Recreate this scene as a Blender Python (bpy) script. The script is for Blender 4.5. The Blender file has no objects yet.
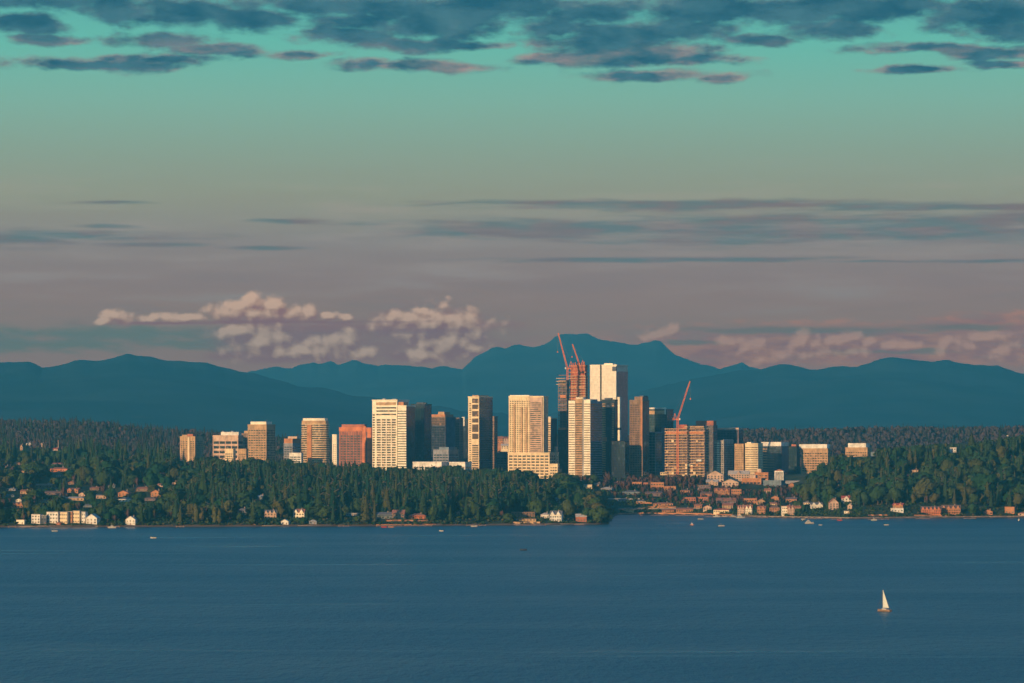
import bpy, math, random
import numpy as np
from mathutils import Vector, Matrix

SC = bpy.context.scene
COL = SC.collection
F = 4333.0            # focal length in picture units
HZ = 442.0            # picture row of the true horizon
CAMZ = 100.0
rnd = random.Random(7)
NR = np.random.default_rng(11)

# ------------------------------------------------------------------ helpers
def lin(c):
    return tuple(((x / 255.0) / 12.92) if x / 255.0 <= .04045 else (((x / 255.0) + .055) / 1.055) ** 2.4 for x in c)

def xz(px, py, d):
    return ((px - 512.0) / F * d, d, CAMZ + (HZ - py) / F * d)

class MB:
    """collects polygons and links them as one mesh object"""
    def __init__(s): s.v = []; s.f = []; s.m = []
    def add(s, verts, faces, mi=0):
        o = len(s.v); s.v += [tuple(p) for p in verts]
        for f in faces: s.f.append(tuple(i + o for i in f)); s.m.append(mi)
        return s
    def box(s, x0, x1, y0, y1, z0, z1, mi=0):
        return s.add([(x0,y0,z0),(x1,y0,z0),(x1,y1,z0),(x0,y1,z0),(x0,y0,z1),(x1,y0,z1),(x1,y1,z1),(x0,y1,z1)],
              [(0,3,2,1),(4,5,6,7),(0,1,5,4),(1,2,6,5),(2,3,7,6),(3,0,4,7)], mi)
    def prism(s, poly, z0, z1, mi=0, caps=True, top=None):
        n = len(poly); top = top or poly
        v = [(x, y, z0) for x, y in poly] + [(x, y, z1) for x, y in top]
        f = [(i, (i+1) % n, n + (i+1) % n, n + i) for i in range(n)]
        if caps: f += [tuple(range(n-1, -1, -1)), tuple(range(n, 2*n))]
        return s.add(v, f, mi)
    def beam(s, p, q, w, h=None, mi=0):
        p = Vector(p); q = Vector(q); h = h or w
        a = (q - p).normalized()
        u = a.cross(Vector((0,0,1)))
        if u.length < 1e-3: u = Vector((1,0,0))
        u.normalize(); t = u.cross(a).normalized()
        c = [(-1,-1),(1,-1),(1,1),(-1,1)]
        v = [p + u*(w/2*i) + t*(h/2*j) for i, j in c] + [q + u*(w/2*i) + t*(h/2*j) for i, j in c]
        return s.add(v, [(0,3,2,1),(4,5,6,7),(0,1,5,4),(1,2,6,5),(2,3,7,6),(3,0,4,7)], mi)
    def build(s, name, mats, parent=None, loc=None):
        me = bpy.data.meshes.new(name)
        me.from_pydata(s.v, [], s.f)
        if not isinstance(mats, (list, tuple)): mats = [mats]
        for m in mats: me.materials.append(m)
        if len(mats) > 1: me.polygons.foreach_set('material_index', s.m)
        me.update()
        o = bpy.data.objects.new(name, me); COL.objects.link(o)
        if parent is not None: o.parent = parent
        if loc is not None: o.location = loc
        return o

def tag(o, label=None, cat=None, group=None, kind=None):
    if label: o['label'] = label
    if cat: o['category'] = cat
    if group: o['group'] = group
    if kind: o['kind'] = kind
    return o

def empty(name, loc=(0,0,0), rz=0.0, label=None, cat=None, group=None):
    o = bpy.data.objects.new(name, None); COL.objects.link(o)
    o.location = loc; o.rotation_euler = (0,0,rz); o.empty_display_size = 1
    return tag(o, label, cat, group)

def copy_part(src, parent, loc=None):
    c = src.copy(); COL.objects.link(c); c.parent = parent
    if loc is not None: c.location = loc
    return c

def copy_thing(root, loc, rz, label, scale=None):
    r = root.copy(); COL.objects.link(r)
    r.location = loc; r.rotation_euler = (0,0,rz)
    if scale is not None: r.scale = scale
    if label: r['label'] = label
    for ch in list(root.children):
        c = ch.copy(); COL.objects.link(c); c.parent = r
        for g in list(ch.children):
            q = g.copy(); COL.objects.link(q); q.parent = c
    return r

# ------------------------------------------------------------------ node helpers
class S:
    """a float socket with arithmetic"""
    def __init__(s, nt, sock): s.nt = nt; s.k = sock
    def op(s, o, b=None, c=None, clamp=False):
        n = s.nt.nodes.new('ShaderNodeMath'); n.operation = o; n.use_clamp = clamp
        s.nt.links.new(s.k, n.inputs[0])
        for i, x in ((1, b), (2, c)):
            if x is None: continue
            if isinstance(x, S): s.nt.links.new(x.k, n.inputs[i])
            else: n.inputs[i].default_value = x
        return S(s.nt, n.outputs[0])
    def __add__(s, b): return s.op('ADD', b)
    def __sub__(s, b): return s.op('SUBTRACT', b)
    def __mul__(s, b): return s.op('MULTIPLY', b)
    def __truediv__(s, b): return s.op('DIVIDE', b)
    def rsub(s, a): return (s * -1.0) + a
    def smooth(s, a, b):
        n = s.nt.nodes.new('ShaderNodeMapRange'); n.interpolation_type = 'SMOOTHSTEP'
        s.nt.links.new(s.k, n.inputs['Value'])
        n.inputs['From Min'].default_value = a; n.inputs['From Max'].default_value = b
        return S(s.nt, n.outputs['Result'])

def vmath(nt, op, a, b=None, c=None):
    n = nt.nodes.new('ShaderNodeVectorMath'); n.operation = op
    for i, x in enumerate((a, b, c)):
        if x is None: continue
        if isinstance(x, (tuple, list)): n.inputs[i].default_value = x
        else: nt.links.new(x, n.inputs[i])
    return n.outputs['Value'] if op in ('LENGTH', 'DOT_PRODUCT') else n.outputs['Vector']

def noise(nt, vec, scale, detail=4, rough=.55, dist=0.0, color=False):
    n = nt.nodes.new('ShaderNodeTexNoise')
    nt.links.new(vec, n.inputs['Vector'])
    n.inputs['Scale'].default_value = scale; n.inputs['Detail'].default_value = detail
    n.inputs['Roughness'].default_value = rough; n.inputs['Distortion'].default_value = dist
    return n.outputs['Color'] if color else S(nt, n.outputs['Fac'])

def mixc(nt, fac, a, b, mode='MIX'):
    n = nt.nodes.new('ShaderNodeMix'); n.data_type = 'RGBA'; n.blend_type = mode
    if isinstance(fac, S): nt.links.new(fac.k, n.inputs[0])
    else: n.inputs[0].default_value = fac
    for i, x in ((6, a), (7, b)):
        if isinstance(x, tuple): n.inputs[i].default_value = (*x[:3], 1)
        else: nt.links.new(x, n.inputs[i])
    return n.outputs[2]

MATS = {}
def mat(name, col, rough=.8, var=.18, scale=.12, metal=0.0, spec=.3, col2=None, stretch=(1,1,1)):
    """plain surface with a little patchy wear"""
    if name in MATS: return MATS[name]
    m = bpy.data.materials.new(name); m.use_nodes = True; nt = m.node_tree
    b = nt.nodes['Principled BSDF']
    tc = nt.nodes.new('ShaderNodeTexCoord')
    v = vmath(nt, 'MULTIPLY', tc.outputs['Object'], stretch)
    n = noise(nt, v, scale, 5, .6)
    c2 = col2 or tuple(x * (1 - 2*var) for x in col)
    c1 = tuple(min(.9, x * (1 + var)) for x in col)
    nt.links.new(mixc(nt, n.smooth(.3, .7), c2, c1), b.inputs['Base Color'])
    b.inputs['Roughness'].default_value = rough; b.inputs['Metallic'].default_value = metal
    b.inputs['Specular IOR Level'].default_value = spec
    MATS[name] = m
    return m

def glassmat(name, dark, light, frac=.8, rough=.12, cell=(3.2, 3.2, 3.7), spec=.5):
    """window glass: every pane its own tone (blinds, curtains, dark rooms)"""
    m = bpy.data.materials.new(name); m.use_nodes = True; nt = m.node_tree
    b = nt.nodes['Principled BSDF']
    tc = nt.nodes.new('ShaderNodeTexCoord')
    oi = nt.nodes.new('ShaderNodeObjectInfo')
    v = vmath(nt, 'ADD', tc.outputs['Object'], oi.outputs['Location'])
    v = vmath(nt, 'DIVIDE', v, cell)
    v = vmath(nt, 'FLOOR', v)
    w = nt.nodes.new('ShaderNodeTexWhiteNoise'); nt.links.new(v, w.inputs['Vector'])
    f = S(nt, w.outputs['Value'])
    nt.links.new(mixc(nt, f.smooth(frac, 1.0), dark, light), b.inputs['Base Color'])
    b.inputs['Roughness'].default_value = rough
    b.inputs['Specular IOR Level'].default_value = spec
    MATS[name] = m
    return m

# wall and roof colours (real-world albedos)
mat('pale_panel', (.80,.74,.60), var=.1); mat('cream', (.72,.58,.38), var=.12); mat('tan', (.46,.30,.17)); mat('brown', (.25,.17,.125))
mat('red_brick', (.40,.145,.085)); mat('concrete', (.36,.34,.32)); mat('grey_panel', (.26,.27,.31)); mat('slate_panel', (.09,.105,.14))
mat('dark_frame', (.03,.035,.045)); mat('pink_stucco', (.54,.38,.29)); mat('white_paint', (.68,.66,.61)); mat('orange_panel', (.54,.18,.08))
mat('orange_brick', (.43,.195,.09)); mat('mauve_panel', (.17,.12,.14)); mat('timber', (.20,.12,.08), scale=.6); mat('dock_wood', (.30,.19,.14), scale=.5)
mat('grey_roof', (.13,.125,.13), scale=.5); mat('brown_roof', (.16,.10,.075), scale=.5); mat('terracotta', (.30,.12,.07), scale=.5)
mat('red_roof', (.36,.07,.045), scale=.5); mat('pale_roof', (.42,.38,.34), scale=.4); mat('blue_grey', (.16,.21,.26))
mat('crane_red', (.62,.16,.055), var=.1); mat('core_rust', (.36,.10,.05), scale=.3); mat('slab', (.64,.43,.24)); mat('net_orange', (.50,.20,.09), scale=.4)
mat('steel', (.10,.10,.11), rough=.5); mat('sailcloth', (.50,.55,.52), var=.05); mat('gelcoat', (.42,.40,.37), rough=.35, var=.05); mat('hull_orange', (.45,.20,.10), rough=.4)
mat('hull_tan', (.27,.19,.15), rough=.4); mat('hull_dark', (.05,.05,.06), rough=.4); mat('stone', (.26,.20,.17), scale=.5); mat('red_cover', (.45,.045,.035)); mat('rope', (.2,.19,.18))
glassmat('window_dark', (.022,.026,.036), (.20,.15,.11))
glassmat('window_warm', (.05,.036,.032), (.34,.24,.16), .6)
glassmat('window_blue', (.016,.026,.045), (.06,.08,.12), .72, .10, spec=.5)
glassmat('glass_teal', (.014,.034,.044), (.05,.075,.085), .7, .12, spec=.5)
glassmat('glass_bronze', (.075,.042,.03), (.22,.13,.08), .6, .2)
glassmat('glass_grey', (.045,.05,.06), (.12,.115,.12), .6, .25)
glassmat('glass_shaded', (.09,.11,.14), (.15,.17,.20), .5, .12)  # darker copy of the tallest tower's glass, painted for its shaded flank
glassmat('glass_glare', (.56,.52,.46), (.66,.62,.55), .2, .3, cell=(2.4, 2.4, 4.0))  # pale base colour stands in for the bright western sky's reflection
glassmat('window_house', (.025,.028,.034), (.25,.20,.15), .75, .15, (2.5, 2.5, 2.5))
# ------------------------------------------------------------------ terrain shape
SH_PX = np.array([-300, 0, 100, 200, 300, 400, 480, 520, 560, 585, 600, 608, 610, 612, 614, 618, 640, 700, 730, 745, 760, 800, 850, 900, 960, 1024, 1300.])
SH_PY = np.array([528, 527.4, 527.2, 527, 526.6, 526.2, 525.6, 525.4, 525, 524.8, 524.6, 524.2, 523, 519, 516.2, 515, 514.6, 515.2, 516.2, 517.2, 517.6, 518.3, 519.2, 518.6, 518, 517.6, 516.])
def shore_d(px):
    return F * CAMZ / (np.interp(px, SH_PX, SH_PY) - HZ)
E_D = np.array([5000, 5600, 5900, 6200, 6500, 7000, 7800, 8500, 9200, 11000, 45000.])
E_PX = np.array([-300, 0, 90, 180, 280, 380, 500, 560, 600, 616, 700, 790, 820, 850, 900, 950, 1024, 1300.])
E_T = np.array([[3, 20, 38, 50, 60, 80, 104, 134, 118, 60, 40], [3, 20, 38, 50, 58, 76, 101, 132, 116, 60, 40], [3, 20, 38, 54, 59, 72, 98, 129, 114, 60, 40], [3, 19, 36, 53, 56, 60, 80, 110, 101, 60, 40], [3, 17, 33, 53, 54, 53, 66, 98, 92, 60, 40], [3, 15, 30, 49, 50, 49, 60, 96, 90, 60, 40], [3, 14, 28, 47, 48, 47, 60, 96, 90, 60, 40], [3, 8, 20, 39, 47, 47, 60, 98, 90, 60, 40], [2.5, 3.5, 9, 32, 49, 49, 62, 101, 92, 60, 40], [3, 3, 4, 29, 49, 49, 64, 108, 94, 60, 40], [3, 3, 4, 30, 50, 49, 66, 112, 96, 60, 40], [3, 3, 6, 32, 49, 49, 66, 113, 98, 60, 40], [3, 3, 10, 51, 53, 48, 67, 114, 100, 60, 40], [3, 3, 23, 72, 74, 50, 68, 115, 101, 60, 40], [3, 3, 27, 78, 80, 52, 70, 116, 102, 60, 40], [3, 3, 31, 92, 94, 55, 72, 116, 103, 60, 40], [3, 3, 33, 103, 105, 58, 74, 118, 104, 60, 40], [3, 3, 35, 107, 109, 60, 78, 121, 106, 60, 40]], dtype=float)

def elev(X, d):
    X = np.asarray(X, float); d = np.asarray(d, float)
    dd = np.maximum(d, 50.0)
    px = 512 + F * X / dd
    i = np.clip(np.searchsorted(E_PX, px) - 1, 0, len(E_PX) - 2)
    tx = np.clip((px - E_PX[i]) / (E_PX[i+1] - E_PX[i]), 0, 1)
    j = np.clip(np.searchsorted(E_D, d) - 1, 0, len(E_D) - 2)
    ty = np.clip((d - E_D[j]) / (E_D[j+1] - E_D[j]), 0, 1)
    E = (E_T[i, j]*(1-tx) + E_T[i+1, j]*tx)*(1-ty) + (E_T[i, j+1]*(1-tx) + E_T[i+1, j+1]*tx)*ty
    amp = np.clip((E - 4) / 30, 0, 1)
    E = E + amp*(1.6*np.sin(X/37. + d/91.) + 1.3*np.sin(d/53. - X/71. + 1.3) + 2.2*np.sin(X/160. + 2.) * np.sin(d/210.))
    s = d - shore_d(px)
    return np.where(s < 0, np.maximum(-3.0, s*0.08 - .3), np.minimum(np.maximum(E, 2.0), 1.3 + s*.2))

def elev1(X, d): return float(elev(np.array([X]), np.array([d]))[0])

_dscan = np.arange(5000., 9400., 4.)
def ray_ground(px, py):
    """distance at which the ground shows at this row"""
    d = _dscan[_dscan > shore_d(px) + 4]
    z = elev((px - 512)/F*d, d)
    yy = HZ + (CAMZ - z)*F/d
    k = np.where(yy <= py)[0]
    return float(d[k[0]]) if len(k) else float(d[-1])

def grid_mesh(name, us, ds, zf, material, kind='structure'):
    U, D = np.meshgrid(us, ds)
    X = U * np.maximum(D, 2500.0); Z = zf(X, D)
    n, m = U.shape
    co = np.stack([X, D, Z], -1).reshape(-1, 3)
    idx = np.arange(n*m).reshape(n, m)
    q = np.stack([idx[:-1,:-1], idx[:-1,1:], idx[1:,1:], idx[1:,:-1]], -1).reshape(-1)
    me = bpy.data.meshes.new(name)
    me.vertices.add(n*m); me.vertices.foreach_set('co', co.reshape(-1))
    nf = len(q)//4
    me.loops.add(len(q)); me.loops.foreach_set('vertex_index', q.astype(np.int32))
    me.polygons.add(nf); me.polygons.foreach_set('loop_start', np.arange(0, len(q), 4, dtype=np.int32))
    me.update(calc_edges=True); me.validate()
    me.polygons.foreach_set('use_smooth', np.ones(nf, bool))
    me.materials.append(material)
    o = bpy.data.objects.new(name, me); COL.objects.link(o); o['kind'] = kind
    return o

def ground_material():
    m = bpy.data.materials.new('ground_soil_and_grass'); m.use_nodes = True; nt = m.node_tree
    b = nt.nodes['Principled BSDF']; g = nt.nodes.new('ShaderNodeNewGeometry')
    P = g.outputs['Position']
    n1 = noise(nt, P, .012, 5); n2 = noise(nt, P, .06, 4); n3 = noise(nt, vmath(nt, 'MULTIPLY', P, (1, .3, 1)), .03, 5)
    c = mixc(nt, n1.smooth(.42, .6), (.030, .045, .024), (.050, .060, .024))
    c = mixc(nt, n2.smooth(.55, .75), c, (.085, .062, .042))
    sx = nt.nodes.new('ShaderNodeSeparateXYZ'); nt.links.new(P, sx.inputs[0])
    z = S(nt, sx.outputs['Z'])
    c = mixc(nt, (z + n3*2.2).smooth(4.2, 2.6), c, (.16, .095, .06))
    c = mixc(nt, (z + n2*1.5).smooth(2.3, 1.2), c, (.10, .075, .06))
    nt.links.new(c, b.inputs['Base Color']); b.inputs['Roughness'].default_value = .95
    b.inputs['Specular IOR Level'].default_value = .1
    return m

us = np.concatenate([np.linspace(-.34, -.145, 40), np.arange(-.144, .1441, .0006), np.linspace(.145, .34, 40)])
ds = np.concatenate([np.linspace(-400, 4900, 12), np.arange(4950, 6700, 9.0), np.arange(6710, 9600, 40.0), np.linspace(9700, 40000, 20)])
grid_mesh('ground', us, ds, elev, ground_material())

# ------------------------------------------------------------------ water
def water_material():
    m = bpy.data.materials.new('lake_water'); m.use_nodes = True; nt = m.node_tree
    b = nt.nodes['Principled BSDF']; g = nt.nodes.new('ShaderNodeNewGeometry'); P = g.outputs['Position']
    fine = noise(nt, vmath(nt, 'MULTIPLY', P, (.30, .10, 1)), 1.0, 3, .65)
    mid = noise(nt, vmath(nt, 'MULTIPLY', P, (.13, .035, 1)), 1.0, 5, .62)
    wind = noise(nt, vmath(nt, 'MULTIPLY', P, (.0022, .0042, 1)), 1.0, 5, .62, .6)
    slick = noise(nt, vmath(nt, 'MULTIPLY', P, (.0014, .012, 1)), 1.0, 4, .6, .4)
    bump = nt.nodes.new('ShaderNodeBump'); bump.inputs['Strength'].default_value = WATER_BUMP
    bump.inputs['Distance'].default_value = 3.0
    nt.links.new((fine*.55 + mid*1.6).k, bump.inputs['Height']); nt.links.new(bump.outputs[0], b.inputs['Normal'])
    c = mixc(nt, wind.smooth(.35, .65), WATER_A, WATER_B)
    nt.links.new(c, b.inputs['Base Color'])
    r = wind.smooth(.3, .7)*.10 + .30
    r = r - slick.smooth(.60, .72)*.13
    nt.links.new(r.k, b.inputs['Roughness'])
    b.inputs['IOR'].default_value = 1.333
    b.inputs['Specular IOR Level'].default_value = .5
    return m
WATER_A = (.004, .044, .060); WATER_B = (.008, .066, .086); WATER_BUMP = 1.0
w = MB(); w.add([(-9000, -400, 0), (9000, -400, 0), (9000, 6700, 0), (-9000, 6700, 0)], [(0, 1, 2, 3)])
tag(w.build('water', water_material()), kind='structure')

# ------------------------------------------------------------------ mountains
def mountain_material():
    m = bpy.data.materials.new('forested_mountain'); m.use_nodes = True; nt = m.node_tree
    b = nt.nodes['Principled BSDF']; g = nt.nodes.new('ShaderNodeNewGeometry'); P = g.outputs['Position']
    n = noise(nt, P, .0016, 6, .62)
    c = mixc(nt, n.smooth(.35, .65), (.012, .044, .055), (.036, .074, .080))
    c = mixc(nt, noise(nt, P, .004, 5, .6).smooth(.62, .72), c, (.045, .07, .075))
    nt.links.new(c, b.inputs['Base Color']); b.inputs['Roughness'].default_value = 1; b.inputs['Specular IOR Level'].default_value = 0
    return m
MM = mountain_material()
def smooth_noise(seed, X, Y, s):
    r = np.random.default_rng(seed); z = np.zeros_like(X); a = 1.0
    for k in range(5):
        for _ in range(3):
            th = r.uniform(0, 6.28); ph = r.uniform(0, 6.28)
            z += a*np.sin((X*np.cos(th) + Y*np.sin(th))/s*6.28 + ph + 1.5*np.sin((X*np.sin(th) - Y*np.cos(th))/s*4.1 + ph*2))
        s *= .52; a *= .5
    return z / 5.0
def mountain(d0, wf, wb, ridge, seed, rough):
    rp = np.array([p for p, _ in ridge], float); ry = np.array([y for _, y in ridge], float)
    pxs = np.arange(rp[0], rp[-1] + .1, 1.5)
    us = (pxs - 512)/F
    ds = np.concatenate([np.linspace(d0 - wf, d0 - 200, 50), np.linspace(d0 - 100, d0 + wb, 16)])
    def zf(X, D):
        px = 512 + F*X/D
        crest = CAMZ + (HZ - np.interp(px, rp, ry))/F*d0
        kp = np.arange(rp[0], rp[-1], 2.0); kr = np.interp(kp, rp, ry); w_ = 75
        kr = np.convolve(np.pad(kr, w_, 'edge'), np.hanning(2*w_+1)/np.hanning(2*w_+1).sum(), 'valid')
        broad = CAMZ + (HZ - np.interp(px, kp, kr))/F*d0
        t = (D - d0)
        fall = np.where(t < 0, np.clip(1 + t/wf, 0, 1), np.clip(1 - t/wb, 0, 1))
        sp = smooth_noise(seed, X, D, 3600.)
        fall = np.clip(fall**.9 - (1-fall)*fall*.9*(sp*.62 + .3), 0, 1)
        jag = smooth_noise(seed+5, X, D, 300.)*rough*2.4
        k_ = np.where(t < 0, np.clip(1 + t/(wf*.32), 0, 1), 1.0)**1.5
        return 30 + ((crest + jag)*k_ + np.minimum(broad, crest + 60)*(1 - k_) - 30)*fall
    return grid_mesh('mountain', us, ds, zf, MM)
mountain(21500, 6500, 5000, [(-330,372),(-120,366),(-60,364),(0,361),(14,360.5),(27,359.5),(35,361.5),(42,366),(50,365.5),(60,364),(75,361),(83,360),(92,360.8),(100,359.6),(108,357),(118,354.5),
   (128,353),(138,354.6),(150,356),(162,358),(172,359.4),(185,359),(198,359),(207,360.5),(215,363.5),(225,367),(235,369.6),(246,371.6),(270,377),(310,386),(360,395),(420,404),(500,414),(600,425)], 3, 7)
mountain(33500, 7500, 5000, [(60,400),(150,390),(215,378),(246,371.5),(258,368.5),(272,366.5),(290,367),(306,363),(312,361),(318,363),(330,360),(338,362.5),(345,361),(356,357.5),(366,361),(378,365),(386,362),(395,364),(420,366),(440,367),(462,368),(468,362),
   (474,356),(482,351),(490,346.4),(497,344),(505,345),(513,343.6),(524,345.6),(535,344.8),(545,343.6),(550,340.5),(555,335.5),(561,333),(571,331.6),(580,332.4),(588,333),(597,336),(607,338.4),(618,341),(628,343),(638,342.6),(648,340.4),(656,339.2),
   (661,341),(664,344),(668,347.6),(676,354),(684,359),(700,364),(720,368),(735,363),(742,359.5),(748,365),(770,370),(820,380),(900,388),(1000,395)], 9, 9)
mountain(25000, 7000, 5000, [(520,420),(600,402),(650,388),(690,378.5),(715,373.5),(740,370),(757,368.4),(768,365.6),(776,363.6),(787,363),(797,365),(808,367.6),(820,367.8),(832,367.6),(842,366),(856,364.4),(868,361),(880,357.6),(890,355.6),
   (897,355),(905,356.6),(915,358.4),(925,359.6),(935,360.4),(943,359.4),(950,359.2),(958,361),(972,362.8),(990,365),(1005,367.6),(1024,372),(1060,379),(1150,385),(1330,380)], 21, 6)
# ------------------------------------------------------------------ camera, sun, sky, air
cam = bpy.data.cameras.new('camera'); co = bpy.data.objects.new('camera', cam); COL.objects.link(co)
co.location = (0, 0, CAMZ); co.rotation_euler = (math.radians(90), 0, 0)
cam.sensor_width = 36; cam.lens = F/1024*36; cam.shift_y = (HZ - 341.5)/1024
cam.clip_start = 5; cam.clip_end = 120000
SC.camera = co
SUN_AZ, SUN_EL = 213.0, 10.5
sl = bpy.data.lights.new('sun', 'SUN'); so = bpy.data.objects.new('sun', sl); COL.objects.link(so)
sd = Vector((math.sin(math.radians(SUN_AZ))*math.cos(math.radians(SUN_EL)), math.cos(math.radians(SUN_AZ))*math.cos(math.radians(SUN_EL)), math.sin(math.radians(SUN_EL))))
so.rotation_euler = (-sd).to_track_quat('-Z', 'Y').to_euler(); so.location = (0, 0, 3000)
sl.energy = SUN_E = 5.0; sl.color = (1.0, .60, .27); sl.angle = math.radians(.5)

wd = bpy.data.worlds.new('World'); SC.world = wd; wd.use_nodes = True; wd.cycles.sampling_method = 'MANUAL'; wd.cycles.sample_map_resolution = 256
nt = wd.node_tree; nt.nodes.clear()
out = nt.nodes.new('ShaderNodeOutputWorld')
sky = nt.nodes.new('ShaderNodeTexSky'); sky.sky_type = 'NISHITA'; sky.sun_disc = False
sky.sun_elevation = math.radians(SUN_EL); sky.sun_rotation = math.radians(SUN_AZ); sky.air_density = 1.2; sky.dust_density = 2; sky.ozone_density = 3
SKY_S = .66; HAZE_D = 4.5e-5
STOPS = [(-400, (60, 75, 85)), (-5, (255, 155, 103)), (70, (255, 144, 68)), (110, (255, 149, 60)), (160, (214, 145, 111)), (200, (198, 160, 137)), (245, (193, 180, 139)), (290, (175, 190, 155)), (340, (155, 204, 174)), (400, (122, 210, 185)), (520, (70, 158, 172)), (800, (60, 142, 196)), (1400, (62, 146, 224))]
def clear_sky(nt, direction):
    """cloudless sky colour, bearing and height above the horizon in units of 1/F radian"""
    dn = vmath(nt, 'NORMALIZE', direction)
    sp = nt.nodes.new('ShaderNodeSeparateXYZ'); nt.links.new(dn, sp.inputs[0])
    dx, dy, dz = (S(nt, sp.outputs[i]) for i in range(3))
    U = dx.op('ARCTAN2', dy) * F
    V = dz.op('ARCSINE') * F
    ramp = nt.nodes.new('ShaderNodeValToRGB'); cr = ramp.color_ramp
    while len(cr.elements) < len(STOPS): cr.elements.new(.5)
    for e, (v, c) in zip(cr.elements, STOPS):
        e.position = (v + 400)/1800.0; e.color = (*lin(c), 1)
    nt.links.new(((V + 400.0)/1800.0).k, ramp.inputs[0])
    # the western half, behind the viewer, holds the low sun's glow
    west = dy.smooth(.25, -.75) * V.smooth(1800, 100) * V.smooth(-300, 40)
    return mixc(nt, west * .45, ramp.outputs[0], (.85, .46, .22)), U, V
tc = nt.nodes.new('ShaderNodeTexCoord')
wc, wU, wV = clear_sky(nt, tc.outputs['Generated'])
# overcast closing in overhead: the mean tone of the broken layer
wc = mixc(nt, wV.smooth(430, 620) * .5, wc, lin((40,98,126)))
bg = nt.nodes.new('ShaderNodeBackground'); nt.links.new(wc, bg.inputs['Color']); bg.inputs['Strength'].default_value = SKY_S
bn = nt.nodes.new('ShaderNodeBackground'); nt.links.new(sky.outputs[0], bn.inputs['Color']); bn.inputs['Strength'].default_value = .05 * .25
ad = nt.nodes.new('ShaderNodeAddShader'); nt.links.new(bg.outputs[0], ad.inputs[0]); nt.links.new(bn.outputs[0], ad.inputs[1])
nt.links.new(ad.outputs[0], out.inputs['Surface'])

# ------------------------------------------------------------------ the cloudy eastern sky: a far dome segment
km = bpy.data.materials.new('clouded_sky'); km.use_nodes = True; nt = km.node_tree; nt.nodes.clear()
ko = nt.nodes.new('ShaderNodeOutputMaterial'); kg = nt.nodes.new('ShaderNodeNewGeometry')
base, U, V = clear_sky(nt, vmath(nt, 'SUBTRACT', kg.outputs['Position'], (0, 0, CAMZ)))
cb = nt.nodes.new('ShaderNodeCombineXYZ'); nt.links.new(U.k, cb.inputs[0]); nt.links.new(V.k, cb.inputs[1])
P = cb.outputs[0]
def row(px, py): return (px - 512.0, HZ - py, 0.0)
def ellipses(vec, lst, k=1.0):
    """distance to the nearest of several soft cloud bodies: 0 in a centre, 1 at its edge"""
    r = None
    for (px, py, rx, ry) in lst:
        rx *= k; ry *= k
        c = row(px, py)
        q = vmath(nt, 'MULTIPLY_ADD', vec, (1.0/rx, 1.0/ry, 0), (-c[0]/rx, -c[1]/ry, 0))
        L = S(nt, vmath(nt, 'LENGTH', q))
        r = L if r is None else r.op('MINIMUM', L)
    return r
def centred(n): return vmath(nt, 'SUBTRACT', n, (.5, .5, .5))
def warp(vec, stretch, scale, amp, detail=3):
    w = noise(nt, vmath(nt, 'MULTIPLY', vec, stretch), scale, detail, .55, color=True)
    return vmath(nt, 'MULTIPLY_ADD', centred(w), amp, vec)

# colour a cloud must have up there to arrive through the air as the given tone
_HV = np.array([70, 110, 160, 200, 245, 290, 340, 400.])
_HC = np.array([[.0255,.1475,.2172],[.0270,.1500,.2250],[.0219,.1311,.1986],[.0194,.1122,.1752],[.0150,.1000,.1580],[.0170,.0917,.1409],[.0157,.0809,.1312],[.0155,.0699,.1130]])
def seen(c, py):
    v = HZ - py; t = math.exp(-HAZE_D*min(990/(max(v, 1)/F), 39500)); g = SKY_S*2**.6
    return tuple(max(.003, (x - np.interp(v, _HV, _HC[:, i]))/(t*g)) for i, x in enumerate(lin(c)))

# --- high broken layer
HIGH = [(60,2,100,11),(18,26,38,9),(42,30,30,7),(120,12,50,12),(190,14,80,15),(250,20,50,13),(95,67,85,7),(150,63,60,6),(50,43,40,5),(165,43,50,7),(215,52,50,6),(330,8,70,11),(400,8,70,14),(350,22,45,11),(430,28,60,11),(410,45,55,8),(350,36,50,9),(298,56,26,4),(415,67,70,6),(455,12,50,16),
        (500,6,90,13),(475,46,36,5),(600,14,60,15),(560,30,38,11),(612,42,72,22),(545,60,34,5),(600,60,60,9),(660,54,60,10),(700,60,46,6),(655,76,66,6),(715,79,22,5),(700,14,70,13),(770,12,100,15),(870,8,110,15),(830,32,50,9),(985,14,70,18),(1010,34,46,12),(935,52,80,5),(985,56,50,7),(915,72,56,4),(760,42,36,6),(1000,68,34,4),(690,30,45,11)]
def broken(vec):
    vw = warp(vec, (1, 2.0, 1), .013, (34, 12, 0), 5)
    d = ellipses(vw, HIGH, 1.12)
    n = noise(nt, vmath(nt, 'MULTIPLY', vec, (1, 2.3, 1)), .022, 8, .62)
    return d - (n - .5)*2.6
fh = broken(P)
fh2 = broken(vmath(nt, 'ADD', P, (0, 6.0, 0)))           # the same layer a little higher: what shades what
over = noise(nt, vmath(nt, 'MULTIPLY', P, (1, 2.4, 1)), .006, 6, .6)
ah = fh.smooth(1.36, .52).op('MAXIMUM', over.smooth(.40, .58) * V.smooth(440, 520))
tone = noise(nt, vmath(nt, 'MULTIPLY', P, (1, 2.2, 1)), .02, 6, .6)
dark = mixc(nt, tone.smooth(.3, .7), seen((38,94,122), 30), seen((70,118,138), 30))
pinkish = mixc(nt, tone.smooth(.3, .7), seen((104,134,142), 50), seen((164,138,142), 50))
low = V.smooth(412, 372)            # the lower fringe of the layer catches pink light
rim = (fh2 - fh).smooth(-.35, .30) * fh.smooth(.35, .95)
flush = noise(nt, vmath(nt, 'MULTIPLY', P, (.6, 2.0, 1)), .022, 4, .55).smooth(.42, .60)
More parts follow.
